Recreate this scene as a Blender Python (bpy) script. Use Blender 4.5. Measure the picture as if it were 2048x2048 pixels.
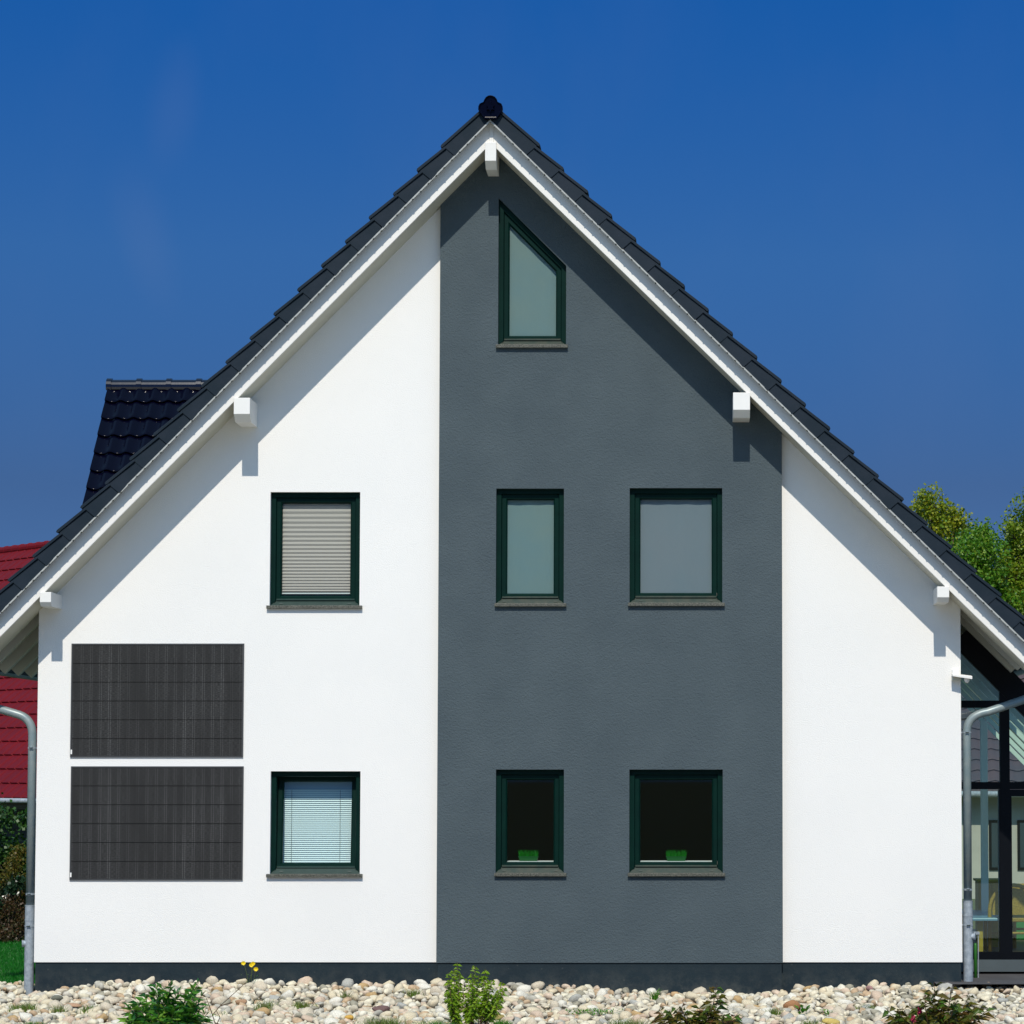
import bpy, bmesh, math, random
from mathutils import Vector, Matrix, geometry, noise
R = math.radians
random.seed(7)
scene = bpy.context.scene
for o in list(bpy.data.objects): bpy.data.objects.remove(o)

# ------------------------------------------------------------------ camera, sky, sun
TT = 0.063                       # tangent of the camera's upward pitch
TH = math.atan(TT)
FPX, CX, CY, D, ZC = 5700.0, 1385.0, 1191.0, 30.0, 2.27
cam = bpy.data.cameras.new('camera')
cam_o = bpy.data.objects.new('camera', cam)
scene.collection.objects.link(cam_o)
cam_o.location = (0, -D, ZC)
cam_o.rotation_euler = (R(90) + TH, 0, 0)
cam.sensor_width = 36; cam.sensor_fit = 'HORIZONTAL'
cam.lens = FPX / 2048 * 36
cam.shift_x = 0.5 - CX / 2048
cam.shift_y = CY / 2048 - 0.5
cam.clip_start = 0.5; cam.clip_end = 3000
scene.camera = cam_o

SUNT = 1.1                       # tan of the sun's height as it falls on the gable
sun_dir = Vector((0.017, 1.0, -SUNT)).normalized()
sun = bpy.data.lights.new('sun', 'SUN')
sun.energy = 3.85; sun.angle = R(0.5); sun.color = (1.0, 0.945, 0.845)
sun_o = bpy.data.objects.new('sun', sun); scene.collection.objects.link(sun_o)
sun_o.rotation_euler = sun_dir.to_track_quat('-Z', 'Y').to_euler()
sun_o.location = (0, -20, 30)

world = bpy.data.worlds.new('World'); scene.world = world; world.use_nodes = True
nt = world.node_tree; nt.nodes.clear()
out = nt.nodes.new('ShaderNodeOutputWorld'); bg = nt.nodes.new('ShaderNodeBackground')
sky = nt.nodes.new('ShaderNodeTexSky'); sky.sky_type = 'NISHITA'; sky.sun_disc = False
sky.sun_elevation = math.atan(SUNT); sky.sun_rotation = R(180)
sky.altitude = 3000; sky.air_density = 0.3; sky.dust_density = 0.0; sky.ozone_density = 6.0
# sky tint by height: deep blue low, added brightness above the view fills shade
wc = nt.nodes.new('ShaderNodeTexCoord'); wx = nt.nodes.new('ShaderNodeSeparateXYZ'); wr = nt.nodes.new('ShaderNodeValToRGB')
nt.links.new(wc.outputs['Generated'], wx.inputs[0]); nt.links.new(wx.outputs['Z'], wr.inputs[0])
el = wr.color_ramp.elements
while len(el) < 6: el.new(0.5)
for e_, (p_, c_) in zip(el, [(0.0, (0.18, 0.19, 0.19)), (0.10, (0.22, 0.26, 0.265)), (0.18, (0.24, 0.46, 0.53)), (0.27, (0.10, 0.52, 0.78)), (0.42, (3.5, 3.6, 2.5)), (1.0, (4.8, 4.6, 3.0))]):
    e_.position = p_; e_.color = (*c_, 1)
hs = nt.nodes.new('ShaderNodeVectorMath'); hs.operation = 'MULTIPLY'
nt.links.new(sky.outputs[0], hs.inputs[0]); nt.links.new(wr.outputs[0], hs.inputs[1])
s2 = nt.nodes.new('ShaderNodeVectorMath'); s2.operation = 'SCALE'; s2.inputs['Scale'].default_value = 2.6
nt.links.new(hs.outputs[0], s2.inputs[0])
# very faint high wisps
wm = nt.nodes.new('ShaderNodeMapping'); wm.inputs['Scale'].default_value = (9.0, 3.0, 4.5); wm.inputs['Rotation'].default_value = (0.0, R(30), 0.0); wm.inputs['Location'].default_value = (0.35, 0.0, 0.1)
wn = nt.nodes.new('ShaderNodeTexNoise'); wn.inputs['Scale'].default_value = 1.6; wn.inputs['Detail'].default_value = 5.0; wn.inputs['Roughness'].default_value = 0.55
nt.links.new(wc.outputs['Generated'], wm.inputs[0]); nt.links.new(wm.outputs[0], wn.inputs['Vector'])
wq = nt.nodes.new('ShaderNodeMapRange'); wq.inputs[1].default_value = 0.48; wq.inputs[2].default_value = 0.80; wq.inputs[3].default_value = 0.0; wq.inputs[4].default_value = 0.018
nt.links.new(wn.outputs['Fac'], wq.inputs[0])
# two small wisps low in the sky, left of the ridge
def blob(cx_, cz_, sx_, sz_, lean):
    a = nt.nodes.new('ShaderNodeVectorMath'); a.operation = 'SUBTRACT'; a.inputs[1].default_value = (cx_, 0.96, cz_); nt.links.new(wc.outputs['Generated'], a.inputs[0])
    m = nt.nodes.new('ShaderNodeMapping'); m.vector_type = 'TEXTURE'; m.inputs['Rotation'].default_value = (0, R(lean), 0); m.inputs['Scale'].default_value = (sx_, 1.0, sz_); nt.links.new(a.outputs[0], m.inputs[0])
    dn = nt.nodes.new('ShaderNodeVectorMath'); dn.operation = 'MULTIPLY_ADD'; dn.inputs[1].default_value = (1.6, 0, 1.6); nt.links.new(wn.outputs['Color'], dn.inputs[0]); nt.links.new(m.outputs[0], dn.inputs[2])
    sb = nt.nodes.new('ShaderNodeVectorMath'); sb.operation = 'SUBTRACT'; sb.inputs[1].default_value = (0.8, 0, 0.8); nt.links.new(dn.outputs[0], sb.inputs[0])
    l = nt.nodes.new('ShaderNodeVectorMath'); l.operation = 'LENGTH'; nt.links.new(sb.outputs[0], l.inputs[0])
    q = nt.nodes.new('ShaderNodeMapRange'); q.interpolation_type = 'SMOOTHSTEP'; q.inputs[1].default_value = 0.1; q.inputs[2].default_value = 1.0; q.inputs[3].default_value = 0.022; q.inputs[4].default_value = 0.0
    nt.links.new(l.outputs['Value'], q.inputs[0]); return q.outputs[0]
wa = nt.nodes.new('ShaderNodeMath'); wa.operation = 'ADD'; nt.links.new(blob(-0.178, 0.226, 0.012, 0.026, 10), wa.inputs[0]); nt.links.new(blob(-0.190, 0.188, 0.013, 0.034, -14), wa.inputs[1])
wb = nt.nodes.new('ShaderNodeMath'); wb.operation = 'ADD'; nt.links.new(wa.outputs[0], wb.inputs[0]); nt.links.new(wq.outputs[0], wb.inputs[1])
wk = nt.nodes.new('ShaderNodeMix'); wk.data_type = 'RGBA'; nt.links.new(wb.outputs[0], wk.inputs[0]); nt.links.new(s2.outputs[0], wk.inputs[6]); wk.inputs[7].default_value = (5.0, 4.8, 5.4, 1)
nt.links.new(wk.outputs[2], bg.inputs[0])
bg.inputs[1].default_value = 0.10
nt.links.new(bg.outputs[0], out.inputs[0])
scene.view_settings.view_transform = 'Standard'; scene.view_settings.look = 'None'
scene.view_settings.exposure = 0.0; scene.view_settings.gamma = 1.0
scene.render.engine = 'CYCLES'
scene.cycles.max_bounces = 8; scene.cycles.transparent_max_bounces = 12
scene.render.resolution_x = 1024; scene.render.resolution_y = 1024

def W(px, py, Y):
    """Photo pixel (of 2048) -> point of the world on the upright plane at depth Y."""
    x = (px - CX) / FPX; y = (CY - py) / FPX
    d = Vector((x, math.cos(TH) - y * math.sin(TH), math.sin(TH) + y * math.cos(TH)))
    t = (Y + D) / d.y
    return Vector((0, -D, ZC)) + d * t
def G(px, py, z):
    """Photo pixel -> point on the level plane at height z."""
    x = (px - CX) / FPX; y = (CY - py) / FPX
    d = Vector((x, math.cos(TH) - y * math.sin(TH), math.sin(TH) + y * math.cos(TH)))
    t = (z - ZC) / d.z
    return Vector((0, -D, ZC)) + d * t

# ------------------------------------------------------------------ helpers
def tag(o, label=None, cat=None, group=None, kind=None):
    if label: o['label'] = label
    if cat: o['category'] = cat
    if group: o['group'] = group
    if kind: o['kind'] = kind
    return o
def empty(name, loc, label, cat, group=None):
    o = bpy.data.objects.new(name, None); scene.collection.objects.link(o)
    o.location = loc; o.empty_display_size = 0.2
    return tag(o, label, cat, group)
def base_of(p):
    v = Vector((0, 0, 0))
    while p: v = v + Vector(p.location); p = p.parent
    return v
class MB:
    def __init__(s): s.v = []; s.f = []
    def add(s, vs, fs):
        n = len(s.v); s.v += [tuple(v) for v in vs]; s.f += [tuple(i + n for i in f) for f in fs]; return s
    def box(s, a, b):
        (x0, y0, z0), (x1, y1, z1) = a, b
        return s.add([(x0,y0,z0),(x1,y0,z0),(x1,y1,z0),(x0,y1,z0),(x0,y0,z1),(x1,y0,z1),(x1,y1,z1),(x0,y1,z1)],
                     [(0,3,2,1),(4,5,6,7),(0,1,5,4),(1,2,6,5),(2,3,7,6),(3,0,4,7)])
    def obox(s, o, u, v, n, lu, lv, ln):
        """box from corner o spanned by three unit directions"""
        o = Vector(o); u = Vector(u) * lu; v = Vector(v) * lv; n = Vector(n) * ln
        return s.add([o, o+u, o+u+v, o+v, o+n, o+u+n, o+u+v+n, o+v+n],
                     [(0,3,2,1),(4,5,6,7),(0,1,5,4),(1,2,6,5),(2,3,7,6),(3,0,4,7)])
    def prism(s, xz, y0, y1):
        """polygon in XZ extruded along Y"""
        n = len(xz)
        vs = [(x, y0, z) for x, z in xz] + [(x, y1, z) for x, z in xz]
        fs = [tuple(range(n)), tuple(range(2*n-1, n-1, -1))]
        fs += [(i, i+n, (i+1) % n + n, (i+1) % n) for i in range(n)]
        return s.add(vs, fs)
    def yz_prism(s, yz, x0, x1):
        n = len(yz)
        vs = [(x0, y, z) for y, z in yz] + [(x1, y, z) for y, z in yz]
        fs = [tuple(range(n)), tuple(range(2*n-1, n-1, -1))]
        fs += [(i, (i+1) % n, (i+1) % n + n, i+n) for i in range(n)]
        return s.add(vs, fs)
    def tube(s, pts, r, seg=16, caps=True):
        pts = [Vector(p) for p in pts]; n = len(pts)
        if not hasattr(r, '__len__'): r = [r] * n
        t0 = (pts[1] - pts[0]).normalized()
        a = t0.orthogonal().normalized()
        rings = []
        for i, p in enumerate(pts):
            t = (pts[min(i+1, n-1)] - pts[max(i-1, 0)]).normalized()
            a = (a - t * a.dot(t)).normalized(); b = t.cross(a)
            rings.append([p + (a * math.cos(2*math.pi*k/seg) + b * math.sin(2*math.pi*k/seg)) * r[i] for k in range(seg)])
        vs = [v for ring in rings for v in ring]; fs = []
        for i in range(n-1):
            for k in range(seg):
                fs.append((i*seg+k, i*seg+(k+1) % seg, (i+1)*seg+(k+1) % seg, (i+1)*seg+k))
        if caps: fs += [tuple(range(seg-1, -1, -1)), tuple((n-1)*seg + k for k in range(seg))]
        return s.add(vs, fs)
    def holed(s, outer, holes, y0, y1):
        """wall in XZ with openings, thickness y0..y1"""
        polys = [[Vector((x, z, 0)) for x, z in outer]] + [[Vector((x, z, 0)) for x, z in h] for h in holes]
        tris = geometry.tessellate_polygon(polys)
        flat = [p for poly in polys for p in poly]; n = len(flat)
        vs = [(p.x, y0, p.y) for p in flat] + [(p.x, y1, p.y) for p in flat]
        fs = [t for t in tris] + [(t[2]+n, t[1]+n, t[0]+n) for t in tris]
        k = 0
        for poly in polys:
            m = len(poly)
            for i in range(m): fs.append((k+i, k+(i+1) % m, k+(i+1) % m+n, k+i+n))
            k += m
        return s.add(vs, fs)
    def build(s, name, mat, parent=None, smooth=False, bevel=0.0, recalc=True, loc=None):
        me = bpy.data.meshes.new(name)
        b = base_of(parent) if parent else Vector((0, 0, 0))
        if loc is not None: b = b + Vector(loc)
        me.from_pydata([(v[0]-b.x, v[1]-b.y, v[2]-b.z) for v in s.v], [], s.f)
        if recalc:
            bm = bmesh.new(); bm.from_mesh(me)
            bmesh.ops.recalc_face_normals(bm, faces=bm.faces); bm.to_mesh(me); bm.free()
        me.materials.append(mat)
        if smooth: me.polygons.foreach_set('use_smooth', [True] * len(me.polygons))
        o = bpy.data.objects.new(name, me); scene.collection.objects.link(o)
        if parent: o.parent = parent
        if loc is not None: o.location = loc
        if bevel:
            m = o.modifiers.new('bevel', 'BEVEL'); m.width = bevel; m.segments = 2; m.limit_method = 'ANGLE'; m.angle_limit = R(40)
        return o
def inset(poly, d):
    """inset of a convex XZ polygon (any winding) by d"""
    n = len(poly); c = Vector((sum(p[0] for p in poly)/n, sum(p[1] for p in poly)/n))
    L = []
    for i in range(n):
        a = Vector(poly[i]); b = Vector(poly[(i+1) % n]); t = (b-a).normalized(); nn = Vector((-t.y, t.x))
        if (c-a).dot(nn) < 0: nn = -nn
        L.append((a + nn*d, t))
    res = []
    for i in range(n):
        p, t = L[i-1]; q, u = L[i]
        den = t.x*u.y - t.y*u.x
        k = ((q.x-p.x)*u.y - (q.y-p.y)*u.x) / den
        res.append((p.x + t.x*k, p.y + t.y*k))
    return res
def ring(mb, poly, prof, only=None):
    """frame running round a polygon: prof = [(inset, y), ...]"""
    n = len(poly); ps = [inset(poly, d) if abs(d) > 1e-9 else list(poly) for d, y in prof]
    vs = [(x, prof[j][1], z) for j in range(len(prof)) for x, z in ps[j]]
    fs = []
    for j in range(len(prof)-1):
        for i in range(n):
            if only is not None and i not in only: continue
            fs.append((j*n+i, j*n+(i+1) % n, (j+1)*n+(i+1) % n, (j+1)*n+i))
    return mb.add(vs, fs)

# ------------------------------------------------------------------ materials
def mat(name, col, rough=0.6, metal=0.0, spec=0.5, bump=0.0, bscale=50.0, var=0.0, vscale=3.0, coat=0.0, col2=None, detail=4.0):
    m = bpy.data.materials.new(name); m.use_nodes = True; n = m.node_tree; p = n.nodes['Principled BSDF']
    p.inputs['Base Color'].default_value = (*col, 1); p.inputs['Roughness'].default_value = rough
    p.inputs['Metallic'].default_value = metal; p.inputs['Specular IOR Level'].default_value = spec
    p.inputs['Coat Weight'].default_value = coat; p.inputs['Coat Roughness'].default_value = 0.08
    tc = n.nodes.new('ShaderNodeTexCoord')
    if var or col2:
        nz = n.nodes.new('ShaderNodeTexNoise'); nz.inputs['Scale'].default_value = vscale; nz.inputs['Detail'].default_value = detail
        nz.inputs['Roughness'].default_value = 0.6
        n.links.new(tc.outputs['Object'], nz.inputs['Vector'])
        mx = n.nodes.new('ShaderNodeMix'); mx.data_type = 'RGBA'
        c2 = col2 if col2 else tuple(c*(1-var) for c in col)
        mx.inputs[6].default_value = (*col, 1); mx.inputs[7].default_value = (*c2, 1)
        mr = n.nodes.new('ShaderNodeMapRange'); mr.inputs[1].default_value = 0.35; mr.inputs[2].default_value = 0.65
        n.links.new(nz.outputs['Fac'], mr.inputs[0]); n.links.new(mr.outputs[0], mx.inputs[0])
        n.links.new(mx.outputs[2], p.inputs['Base Color'])
    if bump:
        nb = n.nodes.new('ShaderNodeTexNoise'); nb.inputs['Scale'].default_value = bscale; nb.inputs['Detail'].default_value = 5
        bp = n.nodes.new('ShaderNodeBump'); bp.inputs['Strength'].default_value = bump; bp.inputs['Distance'].default_value = 0.01
        n.links.new(tc.outputs['Object'], nb.inputs['Vector']); n.links.new(nb.outputs['Fac'], bp.inputs['Height'])
        n.links.new(bp.outputs[0], p.inputs['Normal'])
    return m
def leafmat(name, cols, trans=0.35, rough=0.45, seed=0.0, scale=0.0):
    """leaves: every leaf takes its own tone; light passes through"""
    m = bpy.data.materials.new(name); m.use_nodes = True; n = m.node_tree; p = n.nodes['Principled BSDF']
    geo = n.nodes.new('ShaderNodeNewGeometry'); oi = n.nodes.new('ShaderNodeObjectInfo')
    ad = n.nodes.new('ShaderNodeMath'); ad.operation = 'ADD'; fr = n.nodes.new('ShaderNodeMath'); fr.operation = 'FRACT'
    n.links.new(geo.outputs['Random Per Island'], ad.inputs[0]); n.links.new(oi.outputs['Random'], ad.inputs[1])
    n.links.new(ad.outputs[0], fr.inputs[0])
    cr = n.nodes.new('ShaderNodeValToRGB'); el = cr.color_ramp.elements
    while len(el) < len(cols): el.new(0.5)
    for i, c in enumerate(cols): el[i].position = i / (len(cols)-1); el[i].color = (*c, 1)
    n.links.new(fr.outputs[0], cr.inputs[0])
    n.links.new(cr.outputs[0], p.inputs['Base Color']); p.inputs['Roughness'].default_value = rough
    p.inputs['Specular IOR Level'].default_value = 0.4
    if trans:
        tr = n.nodes.new('ShaderNodeBsdfTranslucent'); ms = n.nodes.new('ShaderNodeMixShader'); ms.inputs[0].default_value = trans
        n.links.new(cr.outputs[0], tr.inputs[0]); n.links.new(p.outputs[0], ms.inputs[1]); n.links.new(tr.outputs[0], ms.inputs[2])
        n.links.new(ms.outputs[0], n.nodes['Material Output'].inputs[0])
    return m
def glass(name, tint=(0.8, 0.88, 0.86), refl=1.45, extra=0.0):
    m = bpy.data.materials.new(name); m.use_nodes = True; n = m.node_tree; n.nodes.remove(n.nodes['Principled BSDF'])
    t = n.nodes.new('ShaderNodeBsdfTransparent'); t.inputs[0].default_value = (*tint, 1)
    g = n.nodes.new('ShaderNodeBsdfGlossy'); g.inputs['Roughness'].default_value = 0.01; g.inputs[0].default_value = (0.95, 1, 0.98, 1)
    f = n.nodes.new('ShaderNodeLayerWeight'); w5 = n.nodes.new('ShaderNodeMath'); w5.operation = 'POWER'; w5.inputs[1].default_value = 5.0
    a = n.nodes.new('ShaderNodeMath'); a.operation = 'MULTIPLY_ADD'; a.use_clamp = True; a.inputs[1].default_value = 0.9; a.inputs[2].default_value = 0.03 + extra
    n.links.new(f.outputs['Facing'], w5.inputs[0]); n.links.new(w5.outputs[0], a.inputs[0])
    ms = n.nodes.new('ShaderNodeMixShader'); n.links.new(a.outputs[0], ms.inputs[0])
    n.links.new(t.outputs[0], ms.inputs[1]); n.links.new(g.outputs[0], ms.inputs[2])
    n.links.new(ms.outputs[0], n.nodes['Material Output'].inputs[0])
    return m
M = {}
M['white'] = mat('white_render', (0.835, 0.815, 0.775), 0.9, bump=0.35, bscale=90, col2=(0.805, 0.79, 0.755), vscale=0.7, detail=7)
M['grey'] = mat('grey_render', (0.081, 0.104, 0.115), 0.92, spec=0.10, bump=1.0, bscale=60, col2=(0.070, 0.091, 0.102), vscale=1.6, detail=8)
M['plinth'] = mat('plinth_paint', (0.015, 0.027, 0.034), 0.7, spec=0.2, bump=0.2, bscale=40, col2=(0.012, 0.022, 0.029), vscale=2)
M['paint'] = mat('white_paint', (0.82, 0.80, 0.755), 0.45, bump=0.05, bscale=30, var=0.03, vscale=6)
M['rail'] = mat('weathered_rail', (0.42, 0.43, 0.41), 0.7, var=0.2, vscale=8)
M['soffit'] = mat('soffit_paint', (0.62, 0.60, 0.50), 0.6, bump=0.1, bscale=30, var=0.06, vscale=5)
M['tile'] = mat('glazed_tile', (0.0085, 0.017, 0.026), 0.55, spec=0.16, bump=0.08, bscale=25, col2=(0.014, 0.022, 0.033), vscale=4)
M['tilegloss'] = mat('black_glazed_tile', (0.0012, 0.0012, 0.007), 0.2, spec=0.13, coat=0.0, bump=0.03, bscale=18)
M['ridgeglaze'] = mat('ridge_glaze', (0.003, 0.003, 0.010), 0.18, spec=0.5, coat=0.3, bump=0.03, bscale=18)
M['redtile'] = mat('red_tile', (0.145, 0.006, 0.010), 0.6, spec=0.10, bump=0.1, bscale=30, col2=(0.12, 0.006, 0.010), vscale=1.5)
M['darktile'] = mat('slate_tile', (0.045, 0.043, 0.05), 0.6, bump=0.15, bscale=30, col2=(0.09, 0.05, 0.05), vscale=0.8)
M['frame'] = mat('green_frame', (0.0006, 0.014, 0.011), 0.5, spec=0.10, bump=0.03, bscale=40, col2=(0.0006, 0.018, 0.013), vscale=6)
M['frame_dust'] = mat('dusty_green_frame', (0.036, 0.044, 0.030), 0.6, bump=0.1, bscale=120, col2=(0.012, 0.030, 0.022), vscale=14)
M['frame_low'] = mat('weathered_green_frame', (0.010, 0.034, 0.026), 0.55, col2=(0.004, 0.026, 0.020), vscale=14)
M['granite'] = mat('granite', (0.13, 0.128, 0.10), 0.5, bump=0.3, bscale=150, col2=(0.03, 0.032, 0.024), vscale=85, detail=2)
M['zinc'] = mat('zinc', (0.20, 0.26, 0.27), 0.4, metal=0.15, bump=0.06, bscale=20, col2=(0.27, 0.31, 0.30), vscale=9)
M['galv'] = mat('galvanised_steel', (0.27, 0.31, 0.34), 0.38, metal=0.2, bump=0.1, bscale=60, col2=(0.42, 0.46, 0.49), vscale=22)
M['bolt'] = mat('dark_bolt', (0.05, 0.07, 0.06), 0.5, metal=0.5)
M['black'] = mat('black_aluminium', (0.002, 0.003, 0.005), 0.45, spec=0.15, var=0.2)
M['notch'] = mat('dark_fitting', (0.02, 0.025, 0.02), 0.8)  # own dark colour of the drip rail clips and blind cords
M['curtain'] = mat('pale_curtain', (0.17, 0.25, 0.26), 0.9, col2=(0.20, 0.26, 0.24), vscale=1.2)
M['curtain2'] = mat('grey_curtain', (0.19, 0.225, 0.25), 0.9, col2=(0.21, 0.23, 0.25), vscale=1.2)
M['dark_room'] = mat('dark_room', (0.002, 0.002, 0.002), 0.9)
M['glass'] = glass('window_glass', (0.80, 0.86, 0.85))
M['cglass'] = glass('conservatory_glass', (0.76, 0.88, 0.82), extra=0.03)
M['lawn'] = mat('lawn_ground', (0.010, 0.085, 0.006), 0.95, bump=0.6, bscale=40, col2=(0.03, 0.07, 0.010), vscale=3)
M['grass'] = leafmat('grass_blades', [(0.004, 0.10, 0.006), (0.008, 0.16, 0.008), (0.02, 0.22, 0.012)], 0.3)
M['grassdry'] = leafmat('tuft_blades', [(0.13, 0.20, 0.03), (0.20, 0.24, 0.05), (0.09, 0.24, 0.02), (0.30, 0.27, 0.10)], 0.3)
M['bark'] = mat('bark', (0.10, 0.075, 0.05), 0.9, bump=0.5, bscale=30, var=0.4, vscale=8)
M['stem'] = mat('stem', (0.09, 0.045, 0.02), 0.7, var=0.3, vscale=20)
M['stemg'] = mat('green_stem', (0.07, 0.10, 0.02), 0.7, var=0.3, vscale=20)

def stonemat(name, cols, rnd=True):
    m = bpy.data.materials.new(name); m.use_nodes = True; n = m.node_tree; p = n.nodes['Principled BSDF']
    geo = n.nodes.new('ShaderNodeNewGeometry'); oi = n.nodes.new('ShaderNodeObjectInfo')
    ad = n.nodes.new('ShaderNodeMath'); ad.operation = 'ADD'; fr = n.nodes.new('ShaderNodeMath'); fr.operation = 'FRACT'
    n.links.new(geo.outputs['Random Per Island'], ad.inputs[0]); n.links.new(oi.outputs['Random'], ad.inputs[1])
    n.links.new(ad.outputs[0], fr.inputs[0])
    cr = n.nodes.new('ShaderNodeValToRGB'); cr.color_ramp.interpolation = 'CONSTANT'; el = cr.color_ramp.elements
    while len(el) < len(cols): el.new(0.5)
    for i, c in enumerate(cols): el[i].position = i / len(cols); el[i].color = (*c, 1)
    n.links.new(fr.outputs[0], cr.inputs[0])
    tc = n.nodes.new('ShaderNodeTexCoord')
    nz = n.nodes.new('ShaderNodeTexNoise'); nz.inputs['Scale'].default_value = 22; nz.inputs['Detail'].default_value = 6
    n.links.new(tc.outputs['Object'], nz.inputs['Vector'])
    mr = n.nodes.new('ShaderNodeMapRange'); mr.inputs[1].default_value = 0.3; mr.inputs[2].default_value = 0.7; mr.inputs[3].default_value = 0.70; mr.inputs[4].default_value = 1.14
    n.links.new(nz.outputs['Fac'], mr.inputs[0])
    mx = n.nodes.new('ShaderNodeVectorMath'); mx.operation = 'SCALE'
    n.links.new(cr.outputs[0], mx.inputs[0]); n.links.new(mr.outputs[0], mx.inputs['Scale'])
    n.links.new(mx.outputs[0], p.inputs['Base Color']); p.inputs['Roughness'].default_value = 0.85
    bp = n.nodes.new('ShaderNodeBump'); bp.inputs['Strength'].default_value = 0.5; bp.inputs['Distance'].default_value = 0.006
    n2 = n.nodes.new('ShaderNodeTexNoise'); n2.inputs['Scale'].default_value = 60; n2.inputs['Detail'].default_value = 4
    n.links.new(tc.outputs['Object'], n2.inputs['Vector']); n.links.new(n2.outputs['Fac'], bp.inputs['Height']); n.links.new(bp.outputs[0], p.inputs['Normal'])
    return m
# dust and splash marks low on the plinth, and a few pale specks
def splash(m, top):
    n = m.node_tree; p = n.nodes['Principled BSDF']; src = p.inputs['Base Color'].links[0].from_socket
    tc = n.nodes.new('ShaderNodeTexCoord'); sx = n.nodes.new('ShaderNodeSeparateXYZ'); n.links.new(tc.outputs['Object'], sx.inputs[0])
    hz = n.nodes.new('ShaderNodeMapRange'); hz.inputs[1].default_value = top; hz.inputs[2].default_value = 0.02; hz.inputs[3].default_value = 0.0; hz.inputs[4].default_value = 1.0
    n.links.new(sx.outputs['Z'], hz.inputs[0])
    nz = n.nodes.new('ShaderNodeTexNoise'); nz.inputs['Scale'].default_value = 7.0; nz.inputs['Detail'].default_value = 9.0; nz.inputs['Roughness'].default_value = 0.7; n.links.new(tc.outputs['Object'], nz.inputs['Vector'])
    mr = n.nodes.new('ShaderNodeMapRange'); mr.inputs[1].default_value = 0.42; mr.inputs[2].default_value = 0.75; n.links.new(nz.outputs['Fac'], mr.inputs[0])
    mu = n.nodes.new('ShaderNodeMath'); mu.operation = 'MULTIPLY'; n.links.new(hz.outputs[0], mu.inputs[0]); n.links.new(mr.outputs[0], mu.inputs[1])
    vo = n.nodes.new('ShaderNodeTexVoronoi'); vo.inputs['Scale'].default_value = 9.0; n.links.new(tc.outputs['Object'], vo.inputs['Vector'])
    lt = n.nodes.new('ShaderNodeMath'); lt.operation = 'LESS_THAN'; lt.inputs[1].default_value = 0.085; n.links.new(vo.outputs['Distance'], lt.inputs[0])
    ad = n.nodes.new('ShaderNodeMath'); ad.operation = 'MULTIPLY_ADD'; ad.inputs[1].default_value = 0.35; n.links.new(lt.outputs[0], ad.inputs[0]); n.links.new(mu.outputs[0], ad.inputs[2]); ad.use_clamp = True
    mx = n.nodes.new('ShaderNodeMix'); mx.data_type = 'RGBA'; n.links.new(ad.outputs[0], mx.inputs[0]); n.links.new(src, mx.inputs[6]); mx.inputs[7].default_value = (0.07, 0.075, 0.07, 1)
    n.links.new(mx.outputs[2], p.inputs['Base Color'])
splash(M['plinth'], 0.30)
STONE_COLS = {
 'cream': (0.62, 0.55, 0.42), 'white': (0.70, 0.68, 0.62), 'pink': (0.60, 0.46, 0.38), 'grey': (0.42, 0.43, 0.41),
 'ochre': (0.58, 0.42, 0.22), 'green grey': (0.40, 0.41, 0.31)}
M['stones'] = stonemat('mixed_stones', [(0.66,0.55,0.37),(0.72,0.66,0.52),(0.62,0.54,0.40),(0.62,0.48,0.35),(0.68,0.60,0.43),(0.46,0.43,0.35),(0.57,0.50,0.37),(0.72,0.64,0.47),(0.50,0.35,0.21),(0.58,0.53,0.43),(0.33,0.30,0.22),(0.74,0.67,0.50)])

# ------------------------------------------------------------------ ground
def slab(name, x0, x1, y0, y1, z, m, kind='structure', nx=1, ny=1, fn=None):
    mb = MB(); vs = []; fs = []
    for j in range(ny+1):
        for i in range(nx+1):
            x = x0 + (x1-x0)*i/nx; y = y0 + (y1-y0)*j/ny
            vs.append((x, y, z + (fn(x, y) if fn else 0)))
    for j in range(ny):
        for i in range(nx): a = j*(nx+1)+i; fs.append((a, a+1, a+nx+2, a+nx+1))
    mb.add(vs, fs); o = mb.build(name, m, recalc=False); o['kind'] = kind; return o
slab('ground', -900, 900, -900, 1500, -0.06, mat('meadow', (0.05, 0.085, 0.02), 0.95, bump=0.5, bscale=5, col2=(0.09, 0.09, 0.03), vscale=0.3))

slab('bounce_ground', -60, 60, -28.5, -8.0, -0.03, mat('pale_bounce', (0.60, 0.58, 0.50), 0.9, bump=0.2, bscale=20, col2=(0.54, 0.52, 0.45), vscale=1.5))  # unseen pale ground, added to bounce sunlight up into the shaded wall and soffits

# crest of the gravel bed against the plinth, measured along the wall
CREST = [(-200,1978),(0,1976),(70,1988),(150,1980),(205,1968),(300,1966),(450,1964),(560,1968),(700,1971),(800,1970),(900,1968),(1050,1973),(1150,1976),(1250,1981),(1350,1988),(1450,1990),(1530,1990),(1600,1978),(1700,1974),(1800,1972),(1850,1968),(1900,1972),(1950,1976),(2048,1976),(2300,1978)]
CR = [(W(px, py, -0.1).x, W(px, py, -0.1).z) for px, py in CREST]
def crest(x):
    if x <= CR[0][0]: return CR[0][1]
    for (a, za), (b, zb) in zip(CR, CR[1:]):
        if x <= b: return za + (zb-za)*(x-a)/(b-a)
    return CR[-1][1]
def bed(x, y):
    t = max(0.0, min(1.0, -y/2.5)); h = crest(x)
    return h*(1-t) + 0.0*t + 0.022*noise.noise(Vector((x*1.7, y*1.7, 3.1))) - 0.05
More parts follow.
